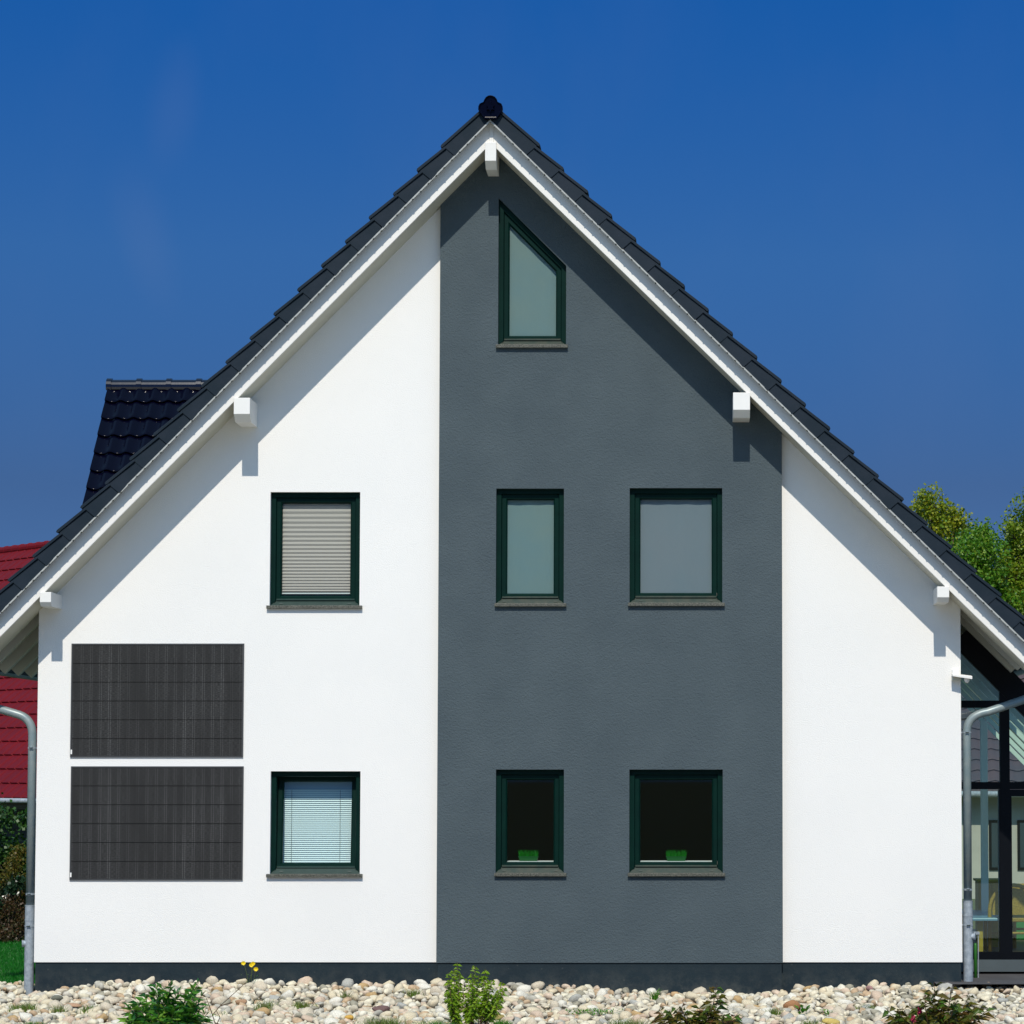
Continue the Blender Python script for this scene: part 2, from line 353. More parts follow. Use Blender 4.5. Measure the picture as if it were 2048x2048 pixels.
slab('gravel_bed', -11, 9, -8, 0.2, 0.0, mat('bed_soil', (0.16, 0.13, 0.09), 0.95, bump=0.8, bscale=60, var=0.5, vscale=30), nx=120, ny=50, fn=bed)

# ------------------------------------------------------------------ house geometry lines
YB = -0.505       # front of the bargeboards
YT = -0.622       # front of the verge tiles
YG = -0.09       # front of the grey bay
ap = W(982, 286.6, YB)
pL = W(90.6, 1182.7, YB); pR = W(1898.4, 1180.6, YB)
sL = (ap.z - pL.z)/(ap.x - pL.x); sR = (ap.z - pR.z)/(pR.x - ap.x)
XA, ZA = ap.x, ap.z
dL = Vector((-1, 0, -sL)).normalized(); nL = Vector((-sL, 0, 1)).normalized()
dR = Vector((1, 0, -sR)).normalized(); nR = Vector((sR, 0, 1)).normalized()
tb = W(982, 239, YT)
H1 = (tb.z - ZA)/math.sqrt(1+sL*sL)          # bargeboard height square to the slope
def roofz(x, add=0.0): return ZA - (sL*(XA-x) if x < XA else sR*(x-XA)) + add
eL = W(-67, 1340, YB); eR = W(2060, 1338, YB)
LL = (XA-eL.x)*math.sqrt(1+sL*sL); LR = (eR.x-XA)*math.sqrt(1+sR*sR)
XWL = (W(77, 1250, 0).x + W(68.5, 1925, 0).x)/2; XWR = (W(1919, 1300, 0).x + W(1927, 1925, 0).x)/2
XG0 = (W(877, 600, YG).x + W(875.5, 1900, YG).x)/2; XG1 = (W(1561.5, 900, YG).x + W(1568, 1900, YG).x)/2
ZB = W(1000, 1924.5, 0).z
YEND = 10.5
def sp(side, s, h, y):
    """point on a roof slope: s metres down from the apex, h metres out from the soffit plane"""
    d, n = (dL, nL) if side == 'L' else (dR, nR)
    p = Vector((XA, 0, ZA)) + d*s + n*h
    # mitre at the ridge
    return Vector((p.x, y, p.z))
def slope_prism(mb, side, s0, s1, h0, h1, y0, y1, mitre=True):
    d, n, sl = (dL, nL, sL) if side == 'L' else (dR, nR, sR)
    def pt(s, h):
        p = sp(side, s, h, 0)
        if s <= 0.0001 and mitre:   # slide along the slope until it meets the ridge plane x = XA
            k = (XA - p.x)/d.x; p = p + d*k
        return (p.x, p.z)
    mb.prism([pt(s0, h0), pt(s1, h0), pt(s1, h1), pt(s0, h1)], y0, y1); return mb

house = empty('gable_house', (0, 0, 0), 'tall white rendered gable house with a grey central bay and black tiled roof', 'house')

# window openings ---------------------------------------------------
def rect(px0, px1, py0, py1, Y):
    a = W(px0, py1, Y); b = W(px1, py0, Y); return [(a.x, a.z), (b.x, a.z), (b.x, b.z), (a.x, b.z)]
OP = {
 'wl_up': rect(539, 720.5, 984, 1211.5, 0.0), 'wl_lo': rect(539.5, 721, 1542.5, 1748, 0.0),
 'g1': rect(991.5, 1128, 977, 1207, YG), 'g2': rect(1259, 1444.5, 976, 1206, YG),
 'g3': rect(991, 1128, 1539, 1746, YG), 'g4': rect(1258.5, 1445.5, 1539, 1746, YG)}
a = W(996, 690, YG); b = W(1132, 690, YG); c = W(1132, 531, YG); d_ = W(996, 396, YG)
OP['top'] = [(a.x, a.z), (b.x, a.z), (b.x, c.z), (a.x, d_.z)]
def rz(x): return roofz(x, 0.03)
mb = MB()
mb.holed([(XWL, ZB), (XG0+0.004, ZB), (XG0+0.004, rz(XG0)), (XWL, rz(XWL))], [OP['wl_up'], OP['wl_lo']], 0.0, 0.34)
mb.holed([(XG1-0.004, ZB), (XWR, ZB), (XWR, rz(XWR)), (XG1-0.004, rz(XG1))], [], 0.0, 0.34)
mb.box((XWL, 0.34, ZB), (XWL+0.3, YEND, rz(XWL))); mb.box((XWR-0.3, 0.34, ZB), (XWR, YEND, rz(XWR)))
mb.holed([(XWL, ZB), (XWR, ZB), (XWR, rz(XWR)), (XA, rz(XA)), (XWL, rz(XWL))], [], YEND, YEND+0.3)
tag(mb.build('wall', M['white'], house), 'smooth white rendered walls')
mb = MB()
mb.holed([(XG0, ZB), (XG1, ZB), (XG1, rz(XG1)), (XA, rz(XA)), (XG0, rz(XG0))], [OP[k] for k in ('g1','g2','g3','g4','top')], YG, 0.34)
tag(mb.build('accent_wall', M['grey'], house), 'blue grey rough rendered bay')
mb = MB()
mb.box((XWL+0.012, 0.014, -0.3), (XG0+0.02, YEND, ZB)); mb.box((XG1-0.02, 0.014, -0.3), (XWR-0.012, YEND, ZB)); mb.box((XG0+0.012, YG+0.014, -0.3), (XG1-0.012, YEND-0.01, ZB))
tag(mb.build('plinth', M['plinth'], house), 'dark slate blue plinth')

# roof ---------------------------------------------------------------
def tile_field(mb, O, u, v, n, width, length, course, tw, kind='pan', seg=8, amp=0.028, lift=0.03):
    """courses of tiles: O = lower left corner, u across, v up the slope, n outward"""
    O, u, v, n = Vector(O), Vector(u), Vector(v), Vector(n)
    rows = max(1, round(length/course)); course = length/rows
    cols = max(1, round(width/tw)); tw = width/cols
    def h(t):
        t = t % 1.0
        if kind == 'pan': return amp*(0.5+0.5*math.cos(2*math.pi*t))**1.6
        return -1.5*amp*math.exp(-(min(t, 1-t)/0.07)**2) + 0.5*amp*math.exp(-((t-0.12)/0.06)**2)
    for r in range(rows):
        rr = random.Random(r*13+5)
        for c in range(cols):
            dj = rr.uniform(-0.003, 0.003)
            base = len(mb.v); vs = []; fs = []
            prof = [(-0.008, lift-0.024), (-0.013, lift-0.012), (-0.010, lift-0.003), (0.0, lift), (0.035, lift*0.93)]
            for k in range(seg+1):
                t = k/seg; x = (c+t)*tw; hh = h(t)
                vs += [O+u*x+v*(r*course+a_+dj)+n*(hh+b_) for a_, b_ in prof] + [O+u*x+v*((r+1)*course+0.02)+n*(hh+0.002)]
            for k in range(seg):
                for q in range(5): i = 6*k+q; fs.append((i, i+6, i+7, i+1))
            mb.add(vs, fs)
    return mb
roof = MB()
TC = 0.353
for side, L in (('L', LL), ('R', LR)):
    slope_prism(roof, side, 0, L+0.03, H1-0.05, H1+0.035, YB+0.05, YEND+0.4)
    d, n = (dL, nL) if side == 'L' else (dR, nR)
    O = sp(side, L+0.05, H1+0.05, YEND+0.5)
    rows_len = L+0.05-0.03
    uvec = Vector((0, -1, 0))
    tile_field(roof, O, uvec, -d, n, YEND+0.5-YT-0.16, rows_len, TC, 0.3, seg=6)
roof_o = roof.build('roof', M['tile'], house, recalc=False)
tag(roof_o, 'anthracite tiled main roof')
def verge(side, L):
    mb = MB(); d, n = (dL, nL) if side == 'L' else (dR, nR)
    k = 0; s = 0.02
    while s < L+0.1:
        s1 = min(s+TC, L+0.16); j = random.Random(k+(100 if side == 'L' else 0)); dz = j.uniform(-0.004, 0.004); dy = j.uniform(-0.003, 0.003)
        def P(ss, hh, yy):
            p = sp(side, ss, hh, yy)
            if k == 0 and ss < 0.1: kk = (XA-p.x)/d.x; p = p + Vector((d.x, 0, d.z))*kk
            return p
        hb = H1
        # side flap (slightly tilted so that each overlaps the next)
        q = [(s+0.003, hb), (s1, hb-0.007), (s1+0.012, hb+0.148+dz), (s+0.003, hb+0.108+dz)]
        fr = [P(a_, b_, YT+0.010+dy if i in (0, 3) else YT+dy) for i, (a_, b_) in enumerate(q)]
        bk = [P(a_, b_, YT+0.034) for a_, b_ in q]
        mb.add(fr+bk, [(0,1,2,3),(7,6,5,4),(0,4,5,1),(1,5,6,2),(2,6,7,3),(3,7,4,0)])
        # raised rim lying along the top edge
        q = [(s+0.003, hb+0.112+dz), (s1+0.030, hb+0.150+dz), (s1+0.034, hb+0.172+dz), (s1+0.012, hb+0.180+dz), (s+0.003, hb+0.138+dz)]
        fr = [P(a_, b_, YT-0.012+dy) for a_, b_ in q]; bk = [P(a_, b_, YT+0.30) for a_, b_ in q]
        m5 = len(q)
        mb.add(fr+bk, [tuple(range(m5)), tuple(range(2*m5-1, m5-1, -1))]+[(i, i+m5, (i+1) % m5+m5, (i+1) % m5) for i in range(m5)])
        s += TC; k += 1
    o = mb.build('verge_tiles', M['tile'], roof_o, bevel=0.004)
    # thin pale drip rail with dark clips under the flaps
    r = MB(); slope_prism(r, side, 0, L+0.12, H1-0.014, H1+0.001, YT+0.001, YT+0.014); nf = len(r.f)
    s = 0.07
    while s < L+0.1:
        r.add([sp(side, a_, b_, y_) for y_ in (YT-0.0005, YT+0.012) for a_, b_ in ((s, H1-0.020), (s+0.014, H1-0.020), (s+0.017, H1-0.009), (s-0.003, H1-0.009))],
              [(0,1,2,3),(7,6,5,4),(0,4,5,1),(1,5,6,2),(2,6,7,3),(3,7,4,0)])
        s += 0.116
    ro = r.build('drip_rail', M['rail'], roof_o, recalc=False); ro.data.materials.append(M['notch'])
    for f_ in ro.data.polygons[nf:]: f_.material_index = 1
    # bargeboard and flush soffit behind it
    b_ = MB(); slope_prism(b_, side, 0, L, 0.0, H1+0.01, YB, YB+0.035); b_.build('bargeboard', M['paint'], roof_o, bevel=0.004)
    f = MB(); slope_prism(f, side, 0, L-0.002, 0.003, 0.03, YB+0.034, 0.06); slope_prism(f, side, 0, L, 0.125, 0.15, 0.06, YEND); f.build('soffit', M['soffit'], roof_o)
    return o
verge('L', LL); verge('R', LR)
raf = MB(); slope_prism(raf, 'L', 0, LL-0.03, 0.0, 0.124, 0.10, 0.18, mitre=False)
for side, L in (('L', LL), ('R', LR)):
    base = None
    for i in range(13):
        y = 0.42 + i*0.62
        if base is None:
            rmb = MB(); slope_prism(rmb, side, L-1.75, L-0.03, 0.0, 0.124, 0.42, 0.50, mitre=False)
            base = rmb.build('rafter', M['soffit'], roof_o); o = base
        else:
            o = base.copy(); scene.collection.objects.link(o); o.parent = roof_o; o.location = (0, y-0.42, 0)
# ridge: half round caps, and the ornamental end plate
rg = MB(); zr = ZA + (H1+0.11)*math.sqrt(1+sL*sL)
zrc = W(981, 222, YT).z
y = YT+0.04
i = 0
while y < YEND+0.4:
    r0, r1 = 0.125, 0.115
    pts = []
    for (yy, rr) in ((y, r0+0.008), (y+0.06, r0+0.008), (y+0.062, r0-0.006), (y+0.40, r1-0.008)):
        pts.append([(XA+rr*math.cos(t), yy, zrc-0.04+rr*math.sin(t)) for t in [math.pi*(k/12*1.2-0.1) for k in range(13)]])
    vs = [p for ring_ in pts for p in ring_]
    fs = [(a_*13+k, a_*13+k+1, (a_+1)*13+k+1, (a_+1)*13+k) for a_ in range(3) for k in range(12)]
    rg.add(vs, fs); y += 0.36
rg.build('ridge_tiles', M['tilegloss'], roof_o, smooth=True, recalc=False)
EP = [(764,568),(926,568),(1003,452),(1000,405),(985,372),(938,350),(925,312),(900,283),(868,268),(840,264),(812,270),(785,288),(765,318),(752,350),(705,372),(688,405),(686,450)]
ep = [W(850+x/6.44, 150+yy/6.44, YT-0.03) for x, yy in EP]
ep2 = [(p.x, p.z) for p in ep]
mb = MB(); mb.prism(ep2, YT-0.03, YT+0.02)
cxp = sum(p[0] for p in ep2)/len(ep2); czp = sum(p[1] for p in ep2)/len(ep2)
# raised rim
inn = [(cxp+(x-cxp)*0.88, czp+(z-czp)*0.88) for x, z in ep2]; n_ = len(ep2)
vs = [(x, YT-0.048, z) for x, z in ep2]+[(x, YT-0.048, z) for x, z in inn]+[(x, YT-0.028, z) for x, z in ep2]+[(x, YT-0.028, z) for x, z in inn]
fs = []
for i in range(n_):
    j = (i+1) % n_; fs += [(i, j, j+n_, i+n_), (i, i+2*n_, j+2*n_, j), (i+n_, j+n_, j+3*n_, i+3*n_)]
mb.add(vs, fs)
plate = mb.build('ridge_end_plate', M['tilegloss'], roof_o, bevel=0.003)
st = MB(); c0 = W(850+843/6.44, 150+420/6.44, YT-0.05)
star = []
for k in range(12):
    rr = 0.048 if k % 2 == 0 else 0.024; t = math.pi/2 + k*math.pi/6
    star.append((c0.x+rr*math.cos(t), c0.z+rr*math.sin(t)))
st.prism(star, YT-0.06, YT-0.03); st.prism([(c0.x-0.006, c0.z+0.03), (c0.x+0.006, c0.z+0.03), (c0.x+0.006, c0.z+0.085), (c0.x-0.006, c0.z+0.085)], YT-0.05, YT-0.03)
st.build('ridge_star', M['tilegloss'], roof_o)
a = W(979, 240+15, YB); b = W(987, 288, YB)
mb = MB(); mb.box((a.x, YB-0.012, b.z), (b.x, YB, a.z+0.05)); mb.build('ridge_batten', M['paint'], roof_o, bevel=0.002)

# purlins -----------------------------------------------------------
YP = -0.54
def purlin(x0, x1, ytop, ybot, ch_v, ch_d):
    a = W(x0, ybot, YP); b = W(x1, ytop, YP)
    z0, z1 = a.z-ch_v, b.z
    mb = MB(); mb.yz_prism([(YP, z1), (YP, a.z), (YP+ch_d, z0), (0.3, z0), (0.3, z1)], a.x, b.x)
    return mb.build('purlin', M['paint'], house, bevel=0.004)
purlin(970.0, 992.5, 284, 321.5, 0.07, 0.12)
purlin(467.3, 500.0, 795.5, 828, 0.075, 0.10)
purlin(79.4, 102.2, 1184, 1204, 0.045, 0.04)
purlin(1466.2, 1500.0, 785, 819.5, 0.075, 0.08)
purlin(1874.5, 1898.4, 1173, 1194.5, 0.05, 0.05)

# windows -----------------------------------------------------------
def pane_fill(mb, poly, y):
    return mb.add([(x, y, z) for x, z in poly], [tuple(range(len(poly)))])
def window(key, Yw, sill_px, cover=None, tilt=0.0, dusty=True):
    poly = OP[key]; n = len(poly)
    zb0 = poly[0][1]
    fr = MB(); fdust = M['frame_dust'] if dusty else M['frame_low']; ring(fr, poly, [(0.0, Yw+0.14), (0.0, Yw+0.060), (0.050, Yw+0.060), (0.056, Yw+0.072), (0.056, Yw+0.14)], only=range(1, n))
    fo = fr.build('window', M['frame'], house, recalc=True)
    # bottom rail with its sloping weather face
    bt = MB(); q0 = poly; q1 = inset(poly, 0.056)
    bt.add([(q0[0][0], Yw+0.035, q0[0][1]), (q0[1][0], Yw+0.035, q0[1][1]), (q1[1][0], Yw+0.085, q1[1][1]), (q1[0][0], Yw+0.085, q1[0][1]),
            (q0[0][0], Yw+0.14, q0[0][1]), (q0[1][0], Yw+0.14, q0[1][1]), (q1[1][0], Yw+0.14, q1[1][1]), (q1[0][0], Yw+0.14, q1[0][1])],
           [(0,1,2,3),(4,5,1,0),(3,2,6,7),(1,5,6,2),(0,3,7,4),(4,7,6,5)])
    for fx in (0.2, 0.8):   # drain caps
        x = q0[0][0] + (q0[1][0]-q0[0][0])*(0.12 if fx < 0.5 else 0.88)
        bt.add([(x-0.018, Yw+0.045, zb0+0.020), (x+0.018, Yw+0.045, zb0+0.020), (x+0.018, Yw+0.052, zb0+0.031), (x-0.018, Yw+0.052, zb0+0.031)], [(0,1,2,3)])
    bt.build('bottom_rail', fdust, fo)
    P0 = inset(poly, 0.058)
    def tl(mb):
        if tilt: mb.v = [(x, y_+tilt*(z-zb0), z) for x, y_, z in mb.v]
        return mb
    sa = MB(); ring(sa, poly, [(0.058, Yw+0.15), (0.058, Yw+0.086), (0.098, Yw+0.086), (0.112, Yw+0.102), (0.112, Yw+0.15)])
    sash = tl(sa).build('sash', M['frame'], fo)
    dr = MB(); q = inset(poly, 0.058); x0, z0 = q[0]; x1 = q[1][0]   # drip profile on the sash
    dr.yz_prism([(Yw+0.070, z0+0.004), (Yw+0.070, z0+0.012), (Yw+0.088, z0+0.024), (Yw+0.088, z0+0.004)], x0+0.004, x1-0.004)
    dr.yz_prism([(Yw+0.086, z0+0.036), (Yw+0.110, z0+0.052), (Yw+0.112, z0+0.036)], x0+0.045, x1-0.045)
    tl(dr).build('drip_profile', fdust, fo)
    pn = MB(); pane_fill(pn, inset(poly, 0.108), Yw+0.122); tl(pn).build('pane', M['glass'], fo, recalc=False)
    a = W(sill_px[0], sill_px[2], Yw-0.04); b = W(sill_px[1], sill_px[2], Yw-0.04)
    sl = MB(); z1 = zb0
    sl.box((a.x, Yw-0.042, z1-0.034), (b.x, Yw-0.001, z1+0.001)); sl.box((poly[0][0]+0.001, Yw-0.001, z1-0.034), (poly[1][0]-0.001, Yw+0.05, z1+0.001))
    sl.build('window_sill', M['granite'], fo, bevel=0.003)
    ib = MB(); ib.box((poly[0][0], Yw+0.155, zb0+0.085), (poly[1][0], Yw+0.42, zb0+(0.118 if dusty else 0.100))); ib.build('inner_sill', M['paint'], fo)
    return fo, inset(poly, 0.10)
def curtain(fo, poly, y, m, amp=0.0022, per=0.21, name='curtain', zcut=0.0):
    x0 = poly[0][0]-0.02; x1 = poly[1][0]+0.02; N = 60; mb = MB(); vs = []; fs = []
    zt0, zt1 = poly[3][1], poly[2][1]
    for i in range(N+1):
        t = i/N; x = x0+(x1-x0)*t; yy = y+amp*math.sin(x/per*2*math.pi)+amp*0.6*math.sin(x/per*2.7)
        vs += [(x, yy, poly[0][1]-0.03), (x, yy, zt0+(zt1-zt0)*t+0.03)]
    fs = [(2*i, 2*i+2, 2*i+3, 2*i+1) for i in range(N)]
    return mb.add(vs, fs).build(name, m, fo, smooth=True, recalc=False)
fo, q = window('top', YG, (991.5, 1135.5, 690)); curtain(fo, q, YG+0.145, M['curtain'])
fo, q = window('g1', YG, (989, 1132.5, 1207)); curtain(fo, q, YG+0.145, M['curtain'])
fo, q = window('g2', YG, (1256, 1449.5, 1206)); curtain(fo, q, YG+0.145, M['curtain2'])
f3, q3 = window('g3', YG, (988.5, 1132.5, 1746)); f4, q4 = window('g4', YG, (1255.5, 1450.5, 1746))
f1, q1 = window('wl_up', 0.0, (532.5, 724, 1211.5), dusty=False)
f2, q2 = window('wl_lo', 0.0, (532, 724.5, 1748), tilt=0.105, dusty=False)
# pleated blind: soft horizontal folds, closer together towards the bottom
M['pleat'] = mat('pleated_blind', (0.52, 0.44, 0.39), 0.9)
M['slat'] = mat('venetian_slats', (0.82, 0.93, 0.92), 0.6)
def pleats(fo, poly, y):
    z1 = poly[2][1]+0.02; z0 = poly[0][1]+0.045; x0 = poly[0][0]-0.015; x1 = poly[1][0]+0.015
    mb = MB(); z = z1; vs = []; k = 0
    while z > z0+0.004:
        t = (z1-z)/(z1-z0); st_ = 0.052*(1-t)+0.022*t
        vs += [(x0, y+(0.010 if k % 2 else 0.0), z), (x1, y+(0.010 if k % 2 else 0.0), z)]; z -= st_*0.5+0.003; k += 1
    mb.add(vs, [(2*i, 2*i+1, 2*i+3, 2*i+2) for i in range(k-1)])
    o = mb.build('pleated_blind', M['pleat'], fo, recalc=False)
    r = MB(); r.box((x0, y-0.006, z0-0.012), (x1, y+0.014, z0+0.002)); r.build('blind_rail', M['paint'], fo)
pleats(f1, q1, 0.140)
c_ = MB(); c_.box((q1[0][0]-0.05, 0.30, q1[0][1]-0.05), (q1[1][0]+0.05, 0.31, q1[2][1]+0.05)); c_.build('curtain', M['curtain2'], f1)
def slats(fo, poly, y):
    z1 = poly[2][1]-0.10; z0 = poly[0][1]-0.02; x0 = poly[0][0]-0.0; x1 = poly[1][0]-0.01
    mb = MB(); z = z1
    while z > z0:
        mb.add([(x0, y+0.009, z+0.008), (x1, y+0.009, z+0.008), (x1, y-0.001, z+0.002), (x0, y-0.001, z+0.002), (x1, y-0.007, z-0.008), (x0, y-0.007, z-0.008)], [(0,1,2,3), (3,2,4,5)])
        z -= 0.0215
    mb.build('venetian_blind', M['slat'], fo, recalc=False)
    for f in (0.12, 0.82): c = MB(); x = x0+(x1-x0)*f; c.box((x-0.0015, y-0.012, z0), (x+0.0015, y-0.010, z1)); c.build('blind_cord', M['notch'], fo)
slats(f2, q2, 0.27)
c_ = MB(); c_.box((q2[0][0]-0.05, 0.32, q2[0][1]-0.05), (q2[1][0]+0.05, 0.325, q2[2][1]+0.05)); c_.build('curtain', mat('blue_curtain', (0.28, 0.42, 0.56), 0.9), f2)
# dark room behind the two lower right windows
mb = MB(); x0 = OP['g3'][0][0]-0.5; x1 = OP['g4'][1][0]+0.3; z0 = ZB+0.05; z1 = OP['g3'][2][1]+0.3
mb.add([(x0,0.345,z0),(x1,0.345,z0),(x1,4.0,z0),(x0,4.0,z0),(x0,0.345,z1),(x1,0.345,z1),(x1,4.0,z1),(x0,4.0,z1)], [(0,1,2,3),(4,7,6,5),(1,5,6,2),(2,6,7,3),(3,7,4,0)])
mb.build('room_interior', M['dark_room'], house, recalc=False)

# downpipes ----------------------------------------------------------
def bez(p0, p1, p2, n=10):
    return [p0*(1-t)**2 + p1*2*t*(1-t) + p2*t*t for t in [i/n for i in range(n+1)]]
def downpipe(px_line, turn, run, Y, cap_dx, clamps, sleeve, label):
    top = W(px_line[0], px_line[1], Y); x = top.x
    root = MB()
    p_run0 = W(run[0], run[1], Y); p_t0 = W(turn[0], turn[1], Y); corner = W(turn[2], turn[3], Y)
    corner.x = x
    pts = [p_run0] + bez(p_t0, corner, Vector((x, Y, top.z)), 12)
    zs = W(0, sleeve[0], Y).z
    root.tube(pts+[Vector((x, Y, zs))], 0.044, 20)
    pipe = root.build('downpipe', M['zinc'], house, smooth=True); tag(pipe, label)
    lo = MB(); zs1 = W(0, sleeve[1], Y).z; lo.tube([(x, Y, zs+0.01), (x, Y, zs-0.012), (x, Y, -0.1)], [0.054, 0.0505, 0.0505], 20); 
    lo.tube([(x, Y, zs1+0.008), (x, Y, zs1-0.008)], 0.053, 20)
    zc = W(0, sleeve[2], Y).z
    lo.tube([(x, Y, zc), (x+cap_dx*0.055, Y-0.015, zc), (x+cap_dx*0.075, Y-0.02, zc)], [0.034, 0.034, 0.038], 16)
    lo.build('standpipe', M['galv'], pipe, smooth=False)
    for cy in clamps:
        c = MB(); z = W(0, cy, Y).z; rr = 0.047 if z > zs else 0.0535
        c.tube([(x, Y, z-0.009), (x, Y, z+0.009)], rr, 20); c.box((x-0.012, Y-rr-0.012, z-0.012), (x+0.012, Y-rr+0.004, z+0.012)); c.box((x+0.05*-cap_dx*0.2, Y, z-0.006), (x-cap_dx*0.10, Y+0.02, z+0.006))
        c.build('pipe_clamp', M['bolt'] if False else M['galv'], pipe)
        g = MB(); g.box((x-0.02, Y-rr-0.018, z-0.005), (x+0.02, Y-rr-0.011, z+0.006)); g.build('clamp_bolt', M['bolt'], pipe)
    return pipe
downpipe((65, 1472), (33, 1428, 62, 1436), (-75, 1396), 0.08, -1, (1496, 1788, 1852), (1812, 1840, 1887), 'zinc rainwater pipe at the left corner')
downpipe((1933.5, 1465), (1975, 1424, 1934, 1430), (2075, 1390), 0.08, 1, (1465, 1779, 1850), (1803, 1831, 1873), 'zinc rainwater pipe at the right corner')
# gutters along both eaves
for side, L in (('L', LL), ('R', LR)):
    p = sp(side, L+0.05, H1+0.03, 0); g = MB(); vs = []; N = 10
    for y in (YT+0.02, YEND+0.3):
        for k in range(N+1): t = math.pi*k/N; vs.append((p.x+0.07*math.cos(t)+(-0.03 if side == 'L' else 0.03), y, p.z-0.07*math.sin(t)))
    g.add(vs, [(k, k+1, N+2+k, N+1+k) for k in range(N)]); g.build('gutter', M['zinc'], house, smooth=True, recalc=False)

# dormer: small cross gable on the left slope ------------------------
YR = 4.6; tl_ = W(218, 773, YR); bl_ = W(178, 1000, YR-1.28)
slope_t = (tl_.z-bl_.z)/1.28; xd = tl_.x
vd = Vector((0, 1, slope_t)).normalized(); nd = Vector((0, -slope_t, 1)).normalized()
zmain = roofz(xd, 0) + H1*1.4+0.1
LD = (tl_.z - zmain)/vd.z + 0.1
xr = XA - (ZA + H1*1.4 - tl_.z)/sL + 0.3
dm = MB()
O = Vector((xd, YR, tl_.z)) - vd*LD
tile_field(dm, O, (1,0,0), vd, nd, xr-xd, LD, 0.305, 0.196, seg=10, amp=0.035, lift=0.035)
v2 = Vector((0, -vd.y, vd.z)); n2 = Vector((0, -nd.y, nd.z))
O2 = Vector((xd, YR, tl_.z)) - v2*LD
tile_field(dm, O2, (1,0,0), v2, n2, xr-xd, LD, 0.305, 0.196, seg=6, amp=0.035, lift=0.035)
dmo = dm.build('dormer_roof', M['tilegloss'], house, smooth=True, recalc=False); tag(dmo, 'glossy black tiled dormer roof')
w = MB(); hh = LD*vd.z; yw = LD*vd.y
w.yz_prism([(YR-yw+0.25, zmain-0.6), (YR+yw-0.25, zmain-0.6), (YR+yw-0.25, tl_.z-hh+0.2), (YR, tl_.z-0.06), (YR-yw+0.25, tl_.z-hh+0.2)], xd+0.2, xr)
w.build('dormer_wall', M['white'], dmo)
u_ = MB(); u_.yz_prism([(YR-yw, tl_.z-hh-0.02), (YR, tl_.z-0.03), (YR+yw, tl_.z-hh-0.02), (YR+yw, tl_.z-hh-0.10), (YR, tl_.z-0.12), (YR-yw, tl_.z-hh-0.10)], xd+0.02, xr); u_.build('dormer_verge', M['tile'], dmo)
rt = MB(); x = xd-0.02
while x < xr+0.1:
    for (a_, b_, rr) in ((x, x+0.062, 0.105), (x+0.062, x+0.37, 0.088)):
        vs = []; N = 12
        for xx in (a_, b_):
            for k in range(N+1): t = math.pi*(k/N*1.3-0.15); vs.append((xx, YR-rr*math.cos(t)*0.95, tl_.z-0.005+rr*math.sin(t)))
        fs = [(k, k+1, N+2+k, N+1+k) for k in range(N)]
        if rr > 0.1: fs += [tuple(range(N+1)), tuple(range(2*N+1, N, -1))]
        rt.add(vs, fs)
    x += 0.365
o = rt.build('ridge_tiles', M['ridgeglaze'], dmo, recalc=False)

# ------------------------------------------------------------------ solar panels
def panelmat():
    m = bpy.data.materials.new('solar_cells'); m.use_nodes = True; n = m.node_tree; p = n.nodes['Principled BSDF']
    tc = n.nodes.new('ShaderNodeTexCoord'); sx = n.nodes.new('ShaderNodeSeparateXYZ'); n.links.new(tc.outputs['Object'], sx.inputs[0])
    def math_(op, a, b=None):
        k = n.nodes.new('ShaderNodeMath'); k.operation = op
        for i, v in enumerate((a, b)):
            if v is None: continue
            if isinstance(v, (int, float)): k.inputs[i].default_value = v
            else: n.links.new(v, k.inputs[i])
        return k.outputs[0]
    X = sx.outputs['X']; Z = sx.outputs['Z']
    def line(c, per, w, off=0.0):
        f = math_('FRACT', math_('DIVIDE', math_('ADD', c, off+100*per), per))
        return math_('LESS_THAN', f, w/per)
    bus = math_('MAXIMUM', line(X, 0.0985, 0.006), line(X, 0.0985, 0.006, 0.022))
    dots = line(Z, 0.021, 0.012)
    gap = line(Z, 0.1975, 0.010, 0.004)
    nz = n.nodes.new('ShaderNodeTexNoise'); nz.inputs['Scale'].default_value = 1.0; nz.inputs['Detail'].default_value = 2
    mp = n.nodes.new('ShaderNodeMapping'); mp.inputs['Scale'].default_value = (5.0, 1, 0.8); n.links.new(tc.outputs['Object'], mp.inputs[0]); n.links.new(mp.outputs[0], nz.inputs[0])
    sq = math_('MAXIMUM', math_('MULTIPLY', math_('SUBTRACT', nz.outputs['Fac'], 0.30), 2.6), 0.15)
    nf = n.nodes.new('ShaderNodeTexNoise'); nf.inputs['Scale'].default_value = 1.0; nf.inputs['Detail'].default_value = 3
    m2 = n.nodes.new('ShaderNodeMapping'); m2.inputs['Scale'].default_value = (38.0, 1, 170.0); n.links.new(tc.outputs['Object'], m2.inputs[0]); n.links.new(m2.outputs[0], nf.inputs[0])
    fine = math_('MULTIPLY', math_('MAXIMUM', math_('SUBTRACT', nf.outputs['Fac'], 0.42), 0.0), 0.13)
    tot = math_('ADD', math_('MULTIPLY', math_('MULTIPLY', bus, dots), 0.075), fine)
    tot = math_('MULTIPLY', math_('ADD', math_('MULTIPLY', tot, sq), 0.029), math_('SUBTRACT', 1.0, math_('MULTIPLY', gap, 0.6)))
    cb = n.nodes.new('ShaderNodeCombineColor')
    for i in range(3): n.links.new(tot, cb.inputs[i])
    n.links.new(cb.outputs[0], p.inputs['Base Color']); p.inputs['Roughness'].default_value = 0.9; p.inputs['Specular IOR Level'].default_value = 0.08
    return m
M['cells'] = panelmat(); M['pframe'] = mat('panel_frame', (0.055, 0.055, 0.055), 0.45, metal=0.3, var=0.1)
